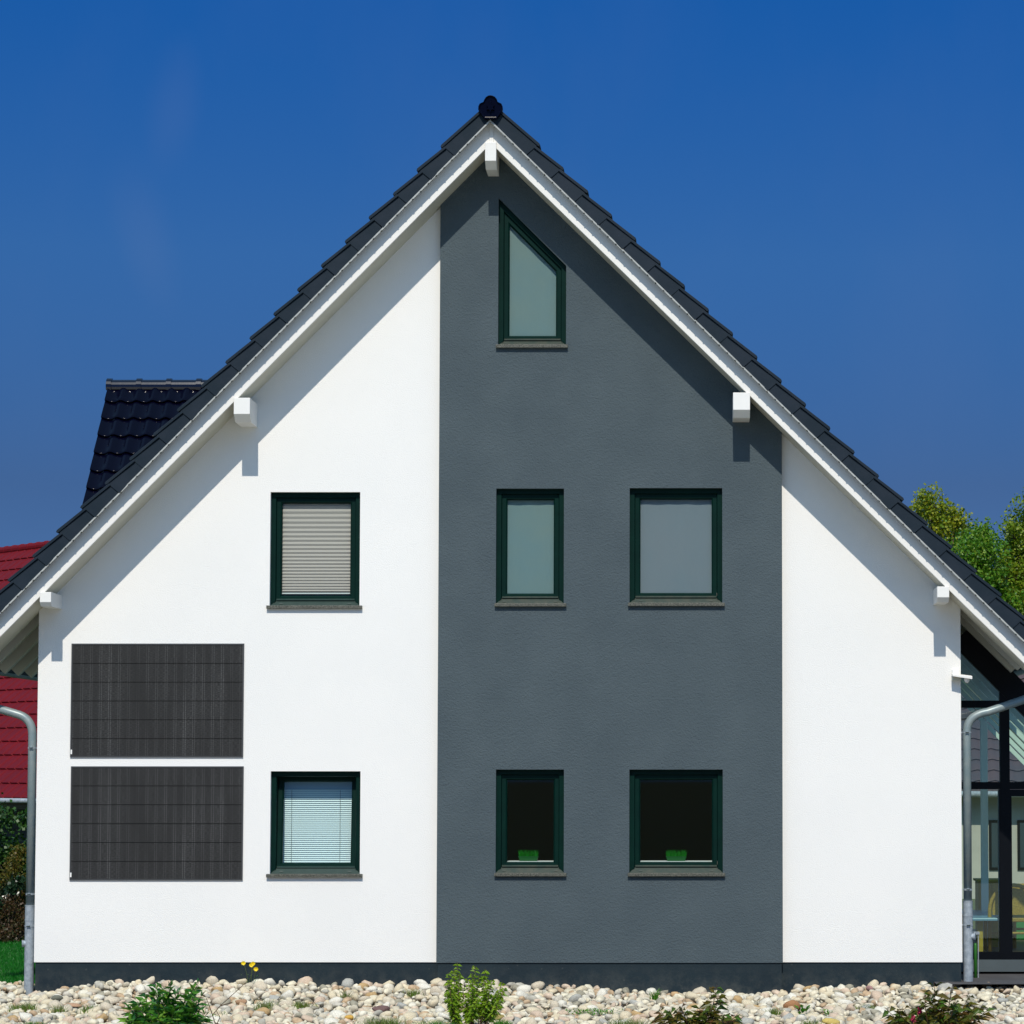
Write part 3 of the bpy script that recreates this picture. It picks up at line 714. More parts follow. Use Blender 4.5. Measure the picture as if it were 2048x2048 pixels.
M['pedge'] = mat('panel_edge', (0.22, 0.22, 0.22), 0.4, metal=0.6)
def solar(px0, py0, px1, py1, label):
    Y = -0.014; a = W(px0, py1, Y); b = W(px1, py0, Y); cx, cz = (a.x+b.x)/2, a.z
    r = empty('solar_panel', (cx, 0, cz), label, 'solar panel', 'solar panels on the white wall')
    poly = [(a.x, a.z), (b.x, a.z), (b.x, b.z), (a.x, b.z)]
    f = MB(); ring(f, poly, [(0, -0.002), (0, Y), (0.004, Y), ]) ; f.build('outer_edge', M['pedge'], r, recalc=False)
    f = MB(); ring(f, poly, [(0.004, Y), (0.016, Y), (0.016, Y+0.006)]); f.build('frame', M['pframe'], r, recalc=False)
    g = MB(); pane_fill(g, inset(poly, 0.015), Y+0.004); g.build('cell_sheet', M['cells'], r, recalc=False)
    k = MB(); k.box((a.x+0.006, Y-0.002, a.z+0.035), (a.x+0.022, Y-0.0005, a.z+0.082)); k.build('sticker', M['paint'], r)
    bk = MB(); pane_fill(bk, inset(poly, 0.004), Y+0.010); bk.build('back_sheet', M['black'], r, recalc=False)
solar(139.8, 1287, 488.5, 1515, 'upper of the two dark solar panels on the white wall, right below the eave shadow')
solar(138.6, 1532.5, 487.5, 1761, 'lower of the two dark solar panels, nearer to the plinth')

# ------------------------------------------------------------------ pots of grass behind the lower windows
def blade(mb, p, h, lean, w, seg=3):
    p = Vector(p); a = random.uniform(0, 2*math.pi); side = Vector((math.cos(a), math.sin(a), 0))*w
    vs = []; 
    for i in range(seg+1):
        t = i/seg; c = p + Vector((lean[0]*t*t, lean[1]*t*t, h*t*(1-0.15*t))); ww = side*(1-t*0.95); vs += [c-ww, c+ww]
    mb.add(vs, [(2*i, 2*i+1, 2*i+3, 2*i+2) for i in range(seg)])
M['potgrass'] = leafmat('pot_grass', [(0.0, 0.16, 0.0), (0.0, 0.24, 0.005), (0.01, 0.32, 0.01)], 0.4)
M['pot'] = mat('green_pot', (0.0, 0.09, 0.01), 0.5)
for (x0, x1, q, f, lab) in ((1037, 1077, q3, f3, 'bright green grass pot behind the narrower dark window at the bottom'), (1332, 1373, q4, f4, 'bright green grass pot behind the wider dark window at the bottom right of the bay')):
    Yc = YG+0.23; zs = OP['g3'][0][1]+0.119; a = W(x0, 1715, Yc); b = W(x1, 1715, Yc)
    r = empty('grass_pot', ((a.x+b.x)/2, Yc, zs), lab, 'potted grass', 'grass pots on the window sills')
    m_ = MB(); cx = (a.x+b.x)/2; hw = (b.x-a.x)/2
    m_.add([(cx-hw*0.85, Yc-0.04, zs), (cx+hw*0.85, Yc-0.04, zs), (cx+hw*0.85, Yc+0.04, zs), (cx-hw*0.85, Yc+0.04, zs), (cx-hw, Yc-0.05, zs+0.05), (cx+hw, Yc-0.05, zs+0.05), (cx+hw, Yc+0.05, zs+0.05), (cx-hw, Yc+0.05, zs+0.05)],
           [(0,3,2,1),(4,5,6,7),(0,1,5,4),(1,2,6,5),(2,3,7,6),(3,0,4,7)]); m_.build('pot', M['pot'], r)
    g = MB()
    for _ in range(420): blade(g, (random.uniform(a.x+0.005, b.x-0.005), random.uniform(Yc-0.045, Yc+0.045), zs+0.035), random.uniform(0.05, 0.105), (random.uniform(-.022,.022), random.uniform(-.015,.015)), 0.003)
    g.build('grass', M['potgrass'], r, recalc=False)

# ------------------------------------------------------------------ wall lamp at the right corner
a = W(1905, 1340, -0.05); r = empty('wall_lamp', (a.x, 0, a.z-0.1), 'white outdoor wall lamp with a sensor, sticking out at the right wall corner', 'wall lamp')
def pb(px0, py0, px1, py1, Y0, Y1): a = W(px0, py1, Y0); b = W(px1, py0, Y0); return (a.x, Y0, a.z), (b.x, Y1, b.z)
m_ = MB(); m_.box(*pb(1904.5, 1339, 1919, 1351, -0.05, 0.0)); m_.build('back_plate', M['paint'], r, bevel=0.004)
m_ = MB(); A = W(1905, 1351, -0.12); B = W(1944, 1356.5, -0.12)
m_.add([(A.x, -0.14, A.z-0.010), (B.x, -0.16, B.z-0.012), (B.x, 0.02, B.z), (A.x, 0.0, A.z), (A.x, -0.14, A.z+0.012), (B.x, -0.16, B.z+0.022), (B.x, 0.02, B.z+0.034), (A.x, 0.0, A.z+0.03)],
       [(0,3,2,1),(4,5,6,7),(0,1,5,4),(1,2,6,5),(2,3,7,6),(3,0,4,7)]); m_.build('lamp_head', M['paint'], r, bevel=0.004)
m_ = MB(); A = W(1904, 1361, -0.07); B = W(1919, 1354, -0.07); m_.box((A.x, -0.07, A.z), (B.x, -0.001, B.z)); m_.build('arm', M['soffit'], r, bevel=0.003)
c0 = W(1934, 1362, -0.09); m_ = MB(); m_.tube([(c0.x, -0.09, c0.z+0.035), (c0.x, -0.09, c0.z+0.01), (c0.x, -0.09, c0.z-0.012), (c0.x, -0.09, c0.z-0.022)], [0.026, 0.03, 0.02, 0.006], 16); m_.build('motion_sensor', M['paint'], r, smooth=True)

# ------------------------------------------------------------------ red roofed neighbour on the left
Yn = 14.0; e0 = W(30, 1601, Yn); yaw = R(50)
ue = Vector((math.cos(yaw), -math.sin(yaw), 0)); up_h = Vector((math.sin(yaw), math.cos(yaw), 0)); al = math.atan(0.92)
vn = (up_h*math.cos(al) + Vector((0,0,1))*math.sin(al)); nn = (-up_h*math.sin(al) + Vector((0,0,1))*math.cos(al))
nb = empty('neighbour_house', (e0.x, Yn, 0), 'neighbouring house with a red tiled roof, beyond the left corner', 'house')
SLn = 6.95; wleft, wright = 14.0, 3.0
rm = MB(); O = e0 - ue*wleft
tile_field(rm, O+nn*0.05, ue, vn, nn, wleft+wright, SLn, 0.335, 0.30, kind='flat', seg=16, amp=0.022, lift=0.03)
vn2 = (-up_h*math.cos(al) + Vector((0,0,1))*math.sin(al)); nn2 = (up_h*math.sin(al) + Vector((0,0,1))*math.cos(al))
Ob = O + vn*SLn - vn2*SLn
tile_field(rm, Ob+nn2*0.05, ue, vn2, nn2, wleft+wright, SLn, 0.335, 0.30, kind='flat', seg=4, amp=0.022, lift=0.03)
rmo = rm.build('roof', M['redtile'], nb, recalc=False)
rr_ = MB(); t = 0
while t < wleft+wright:
    pA = O + vn*SLn + ue*t + Vector((0,0,0.05)); rr_.tube([pA, pA+ue*0.05, pA+ue*0.06, pA+ue*0.34], [0.10, 0.10, 0.092, 0.086], 14); t += 0.33
rr_.build('ridge_tiles', M['redtile'], rmo, recalc=False)
k = MB(); hwid = SLn*math.cos(al)
def nbp(a_, b_, z): p = O + ue*a_ + up_h*b_; return (p.x, p.y, z)
Wt = wleft+wright; ez = e0.z; rzn = e0.z + SLn*math.sin(al)
def ubox(mb, a0, a1, b0, b1, z0, z1):
    mb.add([nbp(a0,b0,z0), nbp(a1,b0,z0), nbp(a1,b1,z0), nbp(a0,b1,z0), nbp(a0,b0,z1), nbp(a1,b0,z1), nbp(a1,b1,z1), nbp(a0,b1,z1)], [(0,3,2,1),(4,5,6,7),(0,1,5,4),(1,2,6,5),(2,3,7,6),(3,0,4,7)])
ubox(k, 0.4, Wt-0.4, 1.0, 2*hwid-1.0, -0.3, ez+0.45)
k.add([nbp(0.4, 0.6, ez+0.4), nbp(0.4, 2*hwid-0.6, ez+0.4), nbp(0.4, hwid, rzn-0.15), nbp(Wt-0.4, 0.6, ez+0.4), nbp(Wt-0.4, 2*hwid-0.6, ez+0.4), nbp(Wt-0.4, hwid, rzn-0.15)], [(0,1,2),(3,5,4),(0,3,4,1),(0,2,5,3),(1,4,5,2)])
k.build('wall', mat('neighbour_wall', (0.05, 0.06, 0.07), 0.8), nb)
k = MB(); ubox(k, 0, Wt, 0.0, 0.9, ez-0.13, ez-0.10); ubox(k, 0, Wt, -0.02, 0.02, ez-0.10, ez+0.02); k.build('eave_boards', mat('brown_wood', (0.10, 0.07, 0.025), 0.7, var=0.3, vscale=10), nb)
k = MB(); gc = 0.06
pts = []
k.tube([Vector(nbp(0, -0.08, ez+0.0)), Vector(nbp(Wt, -0.08, ez+0.0))], 0.036, 12); k.build('gutter', M['galv'], nb, smooth=True)
for a_ in (wleft-0.14, wleft-0.36):
    pz = W(9, 1700, 15); k = MB(); ubox(k, a_, a_+0.10, 0.85, 0.98, -0.2, ez-0.13); k.build('window_post', mat('bluish_post', (0.12, 0.18, 0.24), 0.6), nb)

# ------------------------------------------------------------------ foliage builders
def leaf(mb, p, dirv, up, L, Wd, fold=0.25, droop=0.0):
    d = Vector(dirv).normalized(); s = d.cross(up)
    if s.length < 1e-3: s = Vector((1, 0, 0))
    s.normalize(); n = s.cross(d).normalized(); p = Vector(p)
    m1 = p + d*L*0.45 - n*Wd*fold*0.5; tip = p + d*L - Vector((0,0,1))*droop*L
    mb.add([p, m1 + s*Wd*0.5 + n*Wd*fold, tip, m1 - s*Wd*0.5 + n*Wd*fold, m1], [(0, 1, 4), (1, 2, 4), (0, 4, 3), (4, 2, 3)])
def rnd_dir(r=random):
    while True:
        v = Vector((r.uniform(-1,1), r.uniform(-1,1), r.uniform(-1,1)))
        if 0.05 < v.length < 1: return v.normalized()
def qleaf(mb, p, L, r):
    d = rnd_dir(r); s = d.cross(rnd_dir(r)).normalized()*L*0.5; d = d*L
    mb.add([p-s*0.2, p+d*0.5+s, p+d, p+d*0.5-s], [(0,1,2,3)])
def tree(name, base, height, crowns, n, leafL, m, label, cat='tree', group=None, sprd=0.5, seed=1):
    """crowns: list of (centre offset, radii) lobes; leaves gather in clumps inside them"""
    r = random.Random(seed); root = empty(name, base, label, cat, group); B = Vector(base)
    t = MB(); top = B + Vector((0, 0, height*0.6)); tr_r = 0.035*height*0.5
    t.tube([B-Vector((0,0,0.2)), B+Vector((0.05,0,height*0.25)), top, B+Vector((0.1, 0, height*0.88))], [tr_r*1.25, tr_r, tr_r*0.55, 0.02], 10)
    mb = MB(); clumps = []
    tot = sum(q[1][0]*q[1][1]*q[1][2] for q in crowns)
    for (c, rad) in crowns:
        cc = B + Vector(c); k = max(6, int(n/170*rad[0]*rad[1]*rad[2]/tot))
        start = B + Vector((0, 0, height*r.uniform(0.3, 0.55)))
        mid = (start+cc)/2 + Vector((0, 0, -0.1*height*0.3)); t.tube([start, mid, cc], [tr_r*0.5, tr_r*0.3, 0.02], 7)
        for _ in range(k):
            v = rnd_dir(r)*(r.random()**0.42); q = cc + Vector((v.x*rad[0], v.y*rad[1], v.z*rad[2])); cr = r.uniform(0.55, 1.0)*sprd
            clumps.append((q, cr))
            if r.random() < 0.4: t.tube([cc, (cc+q)/2+Vector((0,0,-0.08)), q], [0.03, 0.02, 0.006], 5)
    per = n//max(1, len(clumps))
    for q, cr in clumps:
        for _ in range(int(per*r.uniform(0.7, 1.3))):
            v = rnd_dir(r)*(r.random()**0.5)*cr; v.z *= 0.75
            qleaf(mb, q+v, leafL*r.uniform(0.7, 1.25), r)
    t.build('trunk', M['bark'], root, smooth=True, recalc=False); mb.build('crown', m, root, recalc=False)
    return root
M['leafA'] = leafmat('yellow_green_leaves', [(0.135, 0.213, 0.010), (0.243, 0.300, 0.012), (0.351, 0.338, 0.015), (0.135, 0.275, 0.020)], 0.35)
M['leafB'] = leafmat('mid_green_leaves', [(0.054, 0.175, 0.008), (0.081, 0.225, 0.012), (0.135, 0.275, 0.014), (0.216, 0.312, 0.030)], 0.35)
M['leafC'] = leafmat('olive_green_leaves', [(0.108, 0.200, 0.010), (0.162, 0.250, 0.012), (0.243, 0.288, 0.014), (0.095, 0.225, 0.012)], 0.35)
def tpos(px, Y): p = W(px, 1700, Y); return (p.x, Y, 0.0)
def lobes(px0, Y, base, lst):
    res = []
    for (px, py, rx, ry) in lst:
        p = W(px, py, Y); s = FPX/(D+Y); res.append(((p.x-base[0], random.uniform(-0.5, 0.5), p.z), (rx/s, rx/s*0.9, ry/s)))
    return res
b = tpos(1862, 36); tree('birch_tree', b, 9.3, lobes(0, 36, b, [(1836,1025,30,30),(1858,1012,24,24),(1872,1042,34,34),(1911,1033,20,26),(1920,1050,18,22),(1868,1110,52,50),(1900,1085,30,26),(1850,1180,80,70),(1810,1060,22,40),(1850,1290,100,80)]), 26000, 0.062, M['leafA'], 'sparse yellow green tree showing above the right roof slope', seed=3, sprd=0.42)
b = tpos(1955, 33); tree('leafy_tree', b, 8.0, lobes(0, 33, b, [(1958,1075,32,28),(1975,1085,28,26),(1930,1110,40,34),(1962,1130,50,46),(1930,1180,66,60),(1975,1230,80,80),(1960,1330,100,90)]), 52000, 0.062, M['leafB'], 'dense mid green tree behind the roof, between the yellow green tree and the frame edge', seed=8, sprd=0.5)
b = tpos(2090, 34); tree('leafy_tree', b, 9.0, lobes(0, 34, b, [(2052,1048,40,34),(2030,1080,36,32),(2060,1110,60,50),(2100,1040,60,60),(2040,1150,60,56),(2075,1200,90,80),(2130,1120,80,90),(2060,1300,110,90),(2035,1230,60,70)]), 70000, 0.062, M['leafC'], 'broad olive green tree at the right frame edge, above the eave', seed=12, sprd=0.5)

# lawn, hedge and bushes on the left
lx0 = -12.0
slab('lawn', lx0, XWL+0.6, 0.25, 13.5, -0.012, M['lawn'])
gm = MB(); rg_ = random.Random(5)
for _ in range(42000):
    y = rg_.uniform(0.5, 9.6); x = XWL - 0.07 - 0.235*y - rg_.random()**1.5*1.8 + rg_.uniform(0, 0.35)
    if x > XWL-0.06: x = XWL - 0.06 - rg_.random()*0.3
    random.seed(_); blade(gm, (x, y, -0.02), rg_.uniform(0.03, 0.075), (rg_.uniform(-.03,.03), rg_.uniform(-.03,.03)), 0.0035, 2)
tag(gm.build('grass', M['grass'], recalc=False), 'short bright green lawn grass beyond the left corner', 'grass', kind='stuff')
M['hedgeA'] = leafmat('dark_hedge', [(0.006, 0.03, 0.004), (0.012, 0.055, 0.005), (0.03, 0.09, 0.01), (0.05, 0.12, 0.02)], 0.25)
M['hedgeB'] = leafmat('golden_shrub', [(0.10, 0.10, 0.01), (0.14, 0.11, 0.012), (0.06, 0.09, 0.01), (0.16, 0.09, 0.015)], 0.35)
M['hedgeC'] = leafmat('brown_shrub', [(0.05, 0.03, 0.012), (0.09, 0.045, 0.018), (0.03, 0.05, 0.01), (0.12, 0.06, 0.03)], 0.3)
M['hedgeD'] = leafmat('dark_leaf_shrub', [(0.004, 0.015, 0.006), (0.008, 0.03, 0.010), (0.03, 0.06, 0.03)], 0.15, rough=0.3)
def bush(name, px, Y, w, h, n, L, m, label, z0=0.0, seed=0, cat='bush'):
    r = random.Random(seed); p = W(px, 1700, Y); B = Vector((p.x, Y, z0)); root = empty(name, B, label, cat)
    mb = MB(); st_ = MB()
    cl = [(B+Vector((r.gauss(0, w*0.28), r.gauss(0, w*0.25), h*(0.12+0.78*r.random()))), r.uniform(0.12, 0.24)*w) for _ in range(max(8, n//140))]
    for q, cr in cl:
        st_.tube([B+Vector((r.uniform(-.06,.06), 0, -0.02)), (B+q)/2+Vector((0,0,-0.03)), q], [0.012, 0.008, 0.003], 5)
        for _ in range(n//len(cl)):
            v = rnd_dir(r)*(r.random()**0.5)*cr
            if (q+v).z > z0: qleaf(mb, q+v, L*r.uniform(0.7, 1.3), r)
    st_.build('stems', M['bark'], root, recalc=False); mb.build('foliage', m, root, recalc=False)
    return root
bush('garden_bush', 72, 10.6, 0.8, 1.95, 6000, 0.05, M['hedgeA'], 'tall dark green bush below the red roof', seed=1)
bush('garden_bush', 10, 11.4, 1.6, 1.28, 6500, 0.05, M['hedgeA'], 'lower dark green bush under the gutter of the red roof', seed=21)
bush('garden_bush', -70, 10.9, 1.5, 2.1, 5000, 0.05, M['hedgeA'], 'dark green bush just outside the left frame edge', seed=2)
bush('golden_bush', 34, 9.9, 0.7, 1.35, 4200, 0.03, M['hedgeB'], 'golden yellow shrub beside the left downpipe', seed=3)
bush('dark_bush', 14, 9.5, 0.55, 0.95, 900, 0.055, M['hedgeD'], 'dark leaved low shrub in front of the golden one', seed=4)
bush('brown_bush', 22, 9.2, 0.75, 0.62, 4200, 0.028, M['hedgeC'], 'reddish brown low shrub at the back edge of the lawn', seed=5)
bush('brown_bush', -60, 9.3, 0.9, 0.7, 2500, 0.03, M['hedgeC'], 'reddish brown shrub out beyond the left frame edge', seed=6)

# ------------------------------------------------------------------ conservatory at the right
YC = 1.2
cons = empty('conservatory', (XWR, YC, 0), 'black framed glass conservatory built onto the right side of the house', 'conservatory')
def cb(px0, py0, px1, py1, dy0=0.0, dy1=0.08):
    a = W(px0, py1, YC); b = W(px1, py0, YC); return (a.x, YC+dy0, a.z), (b.x, YC+dy1, b.z)
f = MB()
f.box(*cb(1900, 1401, 2230, 1415.5, 0.0, 0.08))
f.box(*cb(1900, 1564, 2230, 1578.5, 0.002, 0.082))
f.box(*cb(2003, 1330, 2018, 1925, -0.006, 0.09))
f.box(*cb(2000, 1579, 2023, 1908, -0.003, 0.075))
f.box(*cb(2018.1, 1579, 2230, 1592.5, -0.001, 0.07))
f.box(*cb(1900, 1904, 2230, 1919, -0.001, 0.09))
f.box(*cb(2215, 1500, 2232, 1925, -0.008, 0.09))
# sloping top member and the lean-to glazing bars behind it
t0 = W(1905, 1288, YC); t1 = W(2225, 1612, YC); dd = (t1-t0).normalized(); up2 = Vector((-dd.z, 0, dd.x))
f.obox(t0+Vector((0,-0.01,0)), dd, (0,1,0), up2, (t1-t0).length, 0.10, 0.26)
f.box((XWR+0.01, YC+0.0, 0.1), (XWR+0.05, YC+0.08, t0.z))
f.build('frame', M['black'], cons)
gz = MB()
for (x0, x1, y0, y1) in ((1921, 2003, 1578.5, 1904), (1921, 2003, 1415.5, 1564), (2018, 2215, 1415.5, 1564), (2023, 2215, 1592, 1904)):
    (ax, _, az), (bx, __, bz) = cb(x0, y0, x1, y1); 
    g = MB(); g.add([(ax, YC+0.04, az), (bx, YC+0.04, az), (bx, YC+0.04, bz), (ax, YC+0.04, bz)], [(0,1,2,3)]); g.build('pane', M['cglass'], cons, recalc=False)
g = MB(); a = W(1921, 1401, YC+0.04); b = W(2003, 1401, YC+0.04); zz = lambda x: t0.z + (x-t0.x)*dd.z/dd.x
g.add([(a.x, YC+0.04, a.z), (b.x, YC+0.04, a.z), (b.x, YC+0.04, zz(b.x)), (a.x, YC+0.04, zz(a.x))], [(0,1,2,3)]); g.build('pane', M['cglass'], cons, recalc=False)
M['bar'] = mat('pale_green_bar', (0.72, 0.78, 0.70), 0.5, var=0.1)
for i in range(6):
    o = MB(); y = YC+0.5+i*0.75; o.obox(t0+Vector((0, y-YC, -0.02)), dd, (0,1,0), up2, (t1-t0).length, 0.06, 0.05); o.build('roof_bar', M['bar'], cons)
g = MB(); q0 = t0+up2*0.13; q1 = t1+up2*0.13; g.add([(q0.x, YC+0.1, q0.z), (q1.x, YC+0.1, q1.z), (q1.x, YC+5, q1.z), (q0.x, YC+5, q0.z)], [(0,1,2,3)]); g.build('roof_glass', M['cglass'], cons, recalc=False)
def post(px0, px1, Y, z0, z1, m, name='post', parent=cons):
    a = W(px0, 1600, Y); b = W(px1, 1600, Y); k = MB(); k.box((a.x, Y, z0), (b.x, Y+0.07, z1)); return k.build(name, m, parent, bevel=0.003)
post(1962, 1976, YC+1.8, 0.12, 2.9, mat('white_post', (0.85, 0.85, 0.78), 0.5), 'inner_post')
post(1996.5, 2000.5, YC+0.12, 0.3, 2.1, mat('slate_profile', (0.10, 0.14, 0.18), 0.4, metal=0.4), 'door_profile')
# sill block under the glass
(ax, _, az), (bx, __, bz) = cb(1921, 1919.2, 2232, 1943); k = MB(); k.box((XWR+0.01, YC-0.03, az), (bx, YC+0.3, bz)); k.build('sill_block', mat('blue_grey_sill', (0.07, 0.09, 0.095), 0.6, var=0.15), cons)
tz = G(1980, 1944, 0).z
zt = az - 0.005
slab('terrace', XWR-0.3, XWR+6, -0.35, 7.5, zt-0.02, mat('dark_paving', (0.07, 0.065, 0.065), 0.8, bump=0.2, bscale=30, col2=(0.05, 0.045, 0.045), vscale=2))
zf = zt + 0.17
k = MB(); k.box((XWR+0.02, YC+0.1, zf-0.03), (bx, YC+5.5, zf)); k.build('floor', mat('conservatory_floor', (0.10, 0.07, 0.05), 0.5), cons)
# things inside the conservatory
tab = W(1960, 1800, 3.0)
r = empty('garden_table', (tab.x, 3.4, zf), 'pale blue topped table standing inside the conservatory', 'table')
k = MB(); zt_ = 0.70
xa = W(1925, 1800, 2.6).x; xb = W(1998, 1800, 2.6).x
k.add([(xa, 1.5, zt_-0.03), (xb, 1.45, zt_-0.03), (xb+0.1, 3.0, zt_-0.03), (xa, 3.75, zt_-0.03), (xa, 1.5, zt_), (xb, 1.45, zt_), (xb+0.1, 3.0, zt_), (xa, 3.75, zt_)], [(0,3,2,1),(4,5,6,7),(0,1,5,4),(1,2,6,5),(2,3,7,6),(3,0,4,7)])
k.build('tabletop', mat('blue_tabletop', (0.16, 0.32, 0.46), 0.25), r, bevel=0.006)
M['wood'] = mat('brown_wood_inside', (0.45, 0.31, 0.03), 0.6, var=0.3, vscale=6)
for (x, y) in ((xa+0.1, 1.6), (xb-0.06, 1.55), (xb-0.02, 2.85), (xa+0.1, 3.5)):
    k = MB(); k.box((x-0.03, y, zf), (x+0.03, y+0.06, zt_-0.03)); k.build('leg', M['wood'], r)
def chair(px, Y, mw, label, flip=1, group='chairs in the conservatory', arch=True, cush=None):
    x = W(px, 1800, Y).x; r = empty('garden_chair', (x, Y, zf), label, 'chair', group)
    w2 = 0.27; k = MB(); pts = [Vector((x-w2, Y, zf))] + [Vector((x-w2*math.cos(t), Y, zf+0.47+0.28*math.sin(t))) for t in [math.pi*i/14 for i in range(15)]] + [Vector((x+w2, Y, zf))]
    k.tube(pts, 0.022, 8); k.build('back_frame', mw, r, smooth=True)
    k = MB(); q = [(x-(w2-0.03)*math.cos(t), zf+0.47+0.245*math.sin(t)) for t in [math.pi*i/14 for i in range(15)]] + [(x+w2-0.03, zf+0.42), (x-w2+0.03, zf+0.42)]
    k.prism(q, Y+0.005, Y+0.03); k.build('backrest', cush or mw, r)
    k = MB(); k.box((x-w2, Y+0.032, zf+0.34), (x+w2, Y+0.5, zf+0.39)); k.build('seat', cush or mw, r, bevel=0.012)
    for sx in (-1, 1):
        k = MB(); k.tube([(x+sx*w2, Y+0.48, zf), (x+sx*w2, Y+0.48, zf+0.35)], 0.02, 8); k.build('leg', mw, r, smooth=True)
    k = MB(); k.tube([(x-w2, Y, zf+0.22), (x+w2, Y, zf+0.22)], 0.014, 8); k.build('stretcher', mw, r)
M['rattan'] = mat('rattan', (0.42, 0.26, 0.03), 0.6, bump=0.3, bscale=120, var=0.4, vscale=60)
chair(2028, 1.75, M['rattan'], 'arched rattan chair at the blue table, partly behind the door post')
chair(2076, 2.6, M['rattan'], 'rattan chair with a green cushion behind the right pane', cush=mat('green_cushion', (0.04, 0.34, 0.08), 0.8))
a_ = W(2020, 1785, 4.2); r = empty('sofa_cushion', (a_.x, 4.2, zf), 'orange yellow upholstered bench behind the right pane', 'bench')
k = MB(); A = W(2012, 1803, 4.2); B = W(2200, 1770, 4.2); k.box((A.x, 4.2, A.z), (B.x, 4.7, B.z)); k.build('back_cushion', mat('orange_fabric', (0.75, 0.38, 0.01), 0.85, bump=0.5, bscale=90, col2=(0.30, 0.18, 0.01), vscale=20), r, bevel=0.02)
k = MB(); k.box((A.x, 4.25, zf), (B.x, 4.9, A.z)); k.build('bench_base', mat('dark_green_fabric', (0.03, 0.20, 0.05), 0.85), r, bevel=0.02)
YK = 3.9; p0 = W(1957, 1809, YK); p1 = W(2010, 1763, YK); r = empty('wooden_cabinet', (p0.x, YK, zf), 'brown wooden cabinet at the back of the conservatory', 'cabinet')
k = MB(); k.box((p0.x, YK, zf), (p1.x, YK+0.4, p1.z)); k.build('body', M['wood'], r, bevel=0.006)
k = MB(); k.box((p0.x-0.02, YK-0.03, p1.z), (p1.x+0.02, YK+0.43, p1.z+0.025)); k.build('cabinet_top', M['wood'], r)
for i in range(2):
    xm = p0.x + (p1.x-p0.x)*(0.04+0.48*i); k = MB(); k.box((xm, YK-0.015, zf+0.06), (xm+(p1.x-p0.x)*0.44, YK-0.001, p1.z-0.04)); k.build('door', M['rattan'], r)
# green stake and thin rod beside the right downpipe
p = W(1951, 1920, 0.6); r = empty('garden_stake', (p.x, 0.6, 0.0), 'slim green garden stake beside the right downpipe', 'stake')
k = MB(); zb_ = W(0, 1938, 0.6).z; zt2 = W(0, 1886, 0.6).z; k.tube([(p.x, 0.6, 0.0), (p.x, 0.6, zt2-0.02), (p.x, 0.6, zt2)], [0.016, 0.018, 0.010], 10); k.build('stake', mat('green_plastic', (0.02, 0.14, 0.01), 0.5, var=0.3), r, smooth=True)
k = MB(); k.tube([(p.x+0.030, 0.62, 0.0), (p.x+0.034, 0.62, zt2+0.10)], 0.006, 8); k.box((p.x-0.02, 0.60, zt2+0.09), (p.x+0.045, 0.64, zt2+0.12)); k.build('rod', M['galv'], r)

# house with a slate roof far behind the conservatory
Y2 = 24.0; e1 = W(1900, 1586, Y2); e2 = W(2400, 1586, Y2)
h2 = empty('far_house', (e1.x, Y2, 0), 'far white house with a brownish slate roof, seen through the conservatory', 'house')
k = MB(); vv = Vector((0, math.cos(R(38)), math.sin(R(38)))); n3 = Vector((0, -math.sin(R(38)), math.cos(R(38))))
tile_field(k, (e1.x-1.0, Y2-0.4, e1.z), (1,0,0), vv, n3, e2.x-e1.x+2, 4.6, 0.33, 0.3, seg=6, amp=0.035, lift=0.035)
vb = Vector((0, -vv.y, vv.z)); nb3 = Vector((0, -n3.y, n3.z)); Ob3 = Vector((e1.x-1.0, Y2-0.4, e1.z))+vv*4.6-vb*4.6
tile_field(k, Ob3, (1,0,0), vb, nb3, e2.x-e1.x+2, 4.6, 0.33, 0.3, seg=4, amp=0.035, lift=0.035)
k.build('roof', M['darktile'], h2, recalc=False)
k = MB(); yb3 = Ob3.y; k.box((e1.x, Y2, -0.2), (e2.x, yb3-0.4, e1.z+0.15)); zt3 = e1.z+4.6*vv.z
k.yz_prism([(Y2, e1.z+0.14), (yb3-0.4, e1.z+0.14), ((Y2+yb3-0.4)/2, zt3-0.35)], e1.x, e2.x); k.build('wall', mat('far_wall', (0.46, 0.44, 0.37), 0.9, var=0.1), h2)
for px in (1978, 2035, 2110):
    a = W(px, 1740, Y2-0.01); b = W(px+22, 1640, Y2-0.01); k = MB(); k.box((a.x, Y2-0.03, a.z), (b.x, Y2+0.02, b.z)); wo = k.build('window', M['black'], h2)
    k = MB(); k.add([(a.x+0.05, Y2-0.035, a.z+0.05), (b.x-0.05, Y2-0.035, a.z+0.05), (b.x-0.05, Y2-0.035, b.z-0.05), (a.x+0.05, Y2-0.035, b.z-0.05)], [(0,1,2,3)]); k.build('pane', mat('far_pane', (0.03, 0.05, 0.06), 0.1), wo, recalc=False)
k = MB(); k.tube([(e1.x-1.0, Y2-0.45, e1.z-0.02), (e2.x+1, Y2-0.45, e1.z-0.02)], 0.06, 10); k.build('gutter', M['galv'], h2, smooth=True)

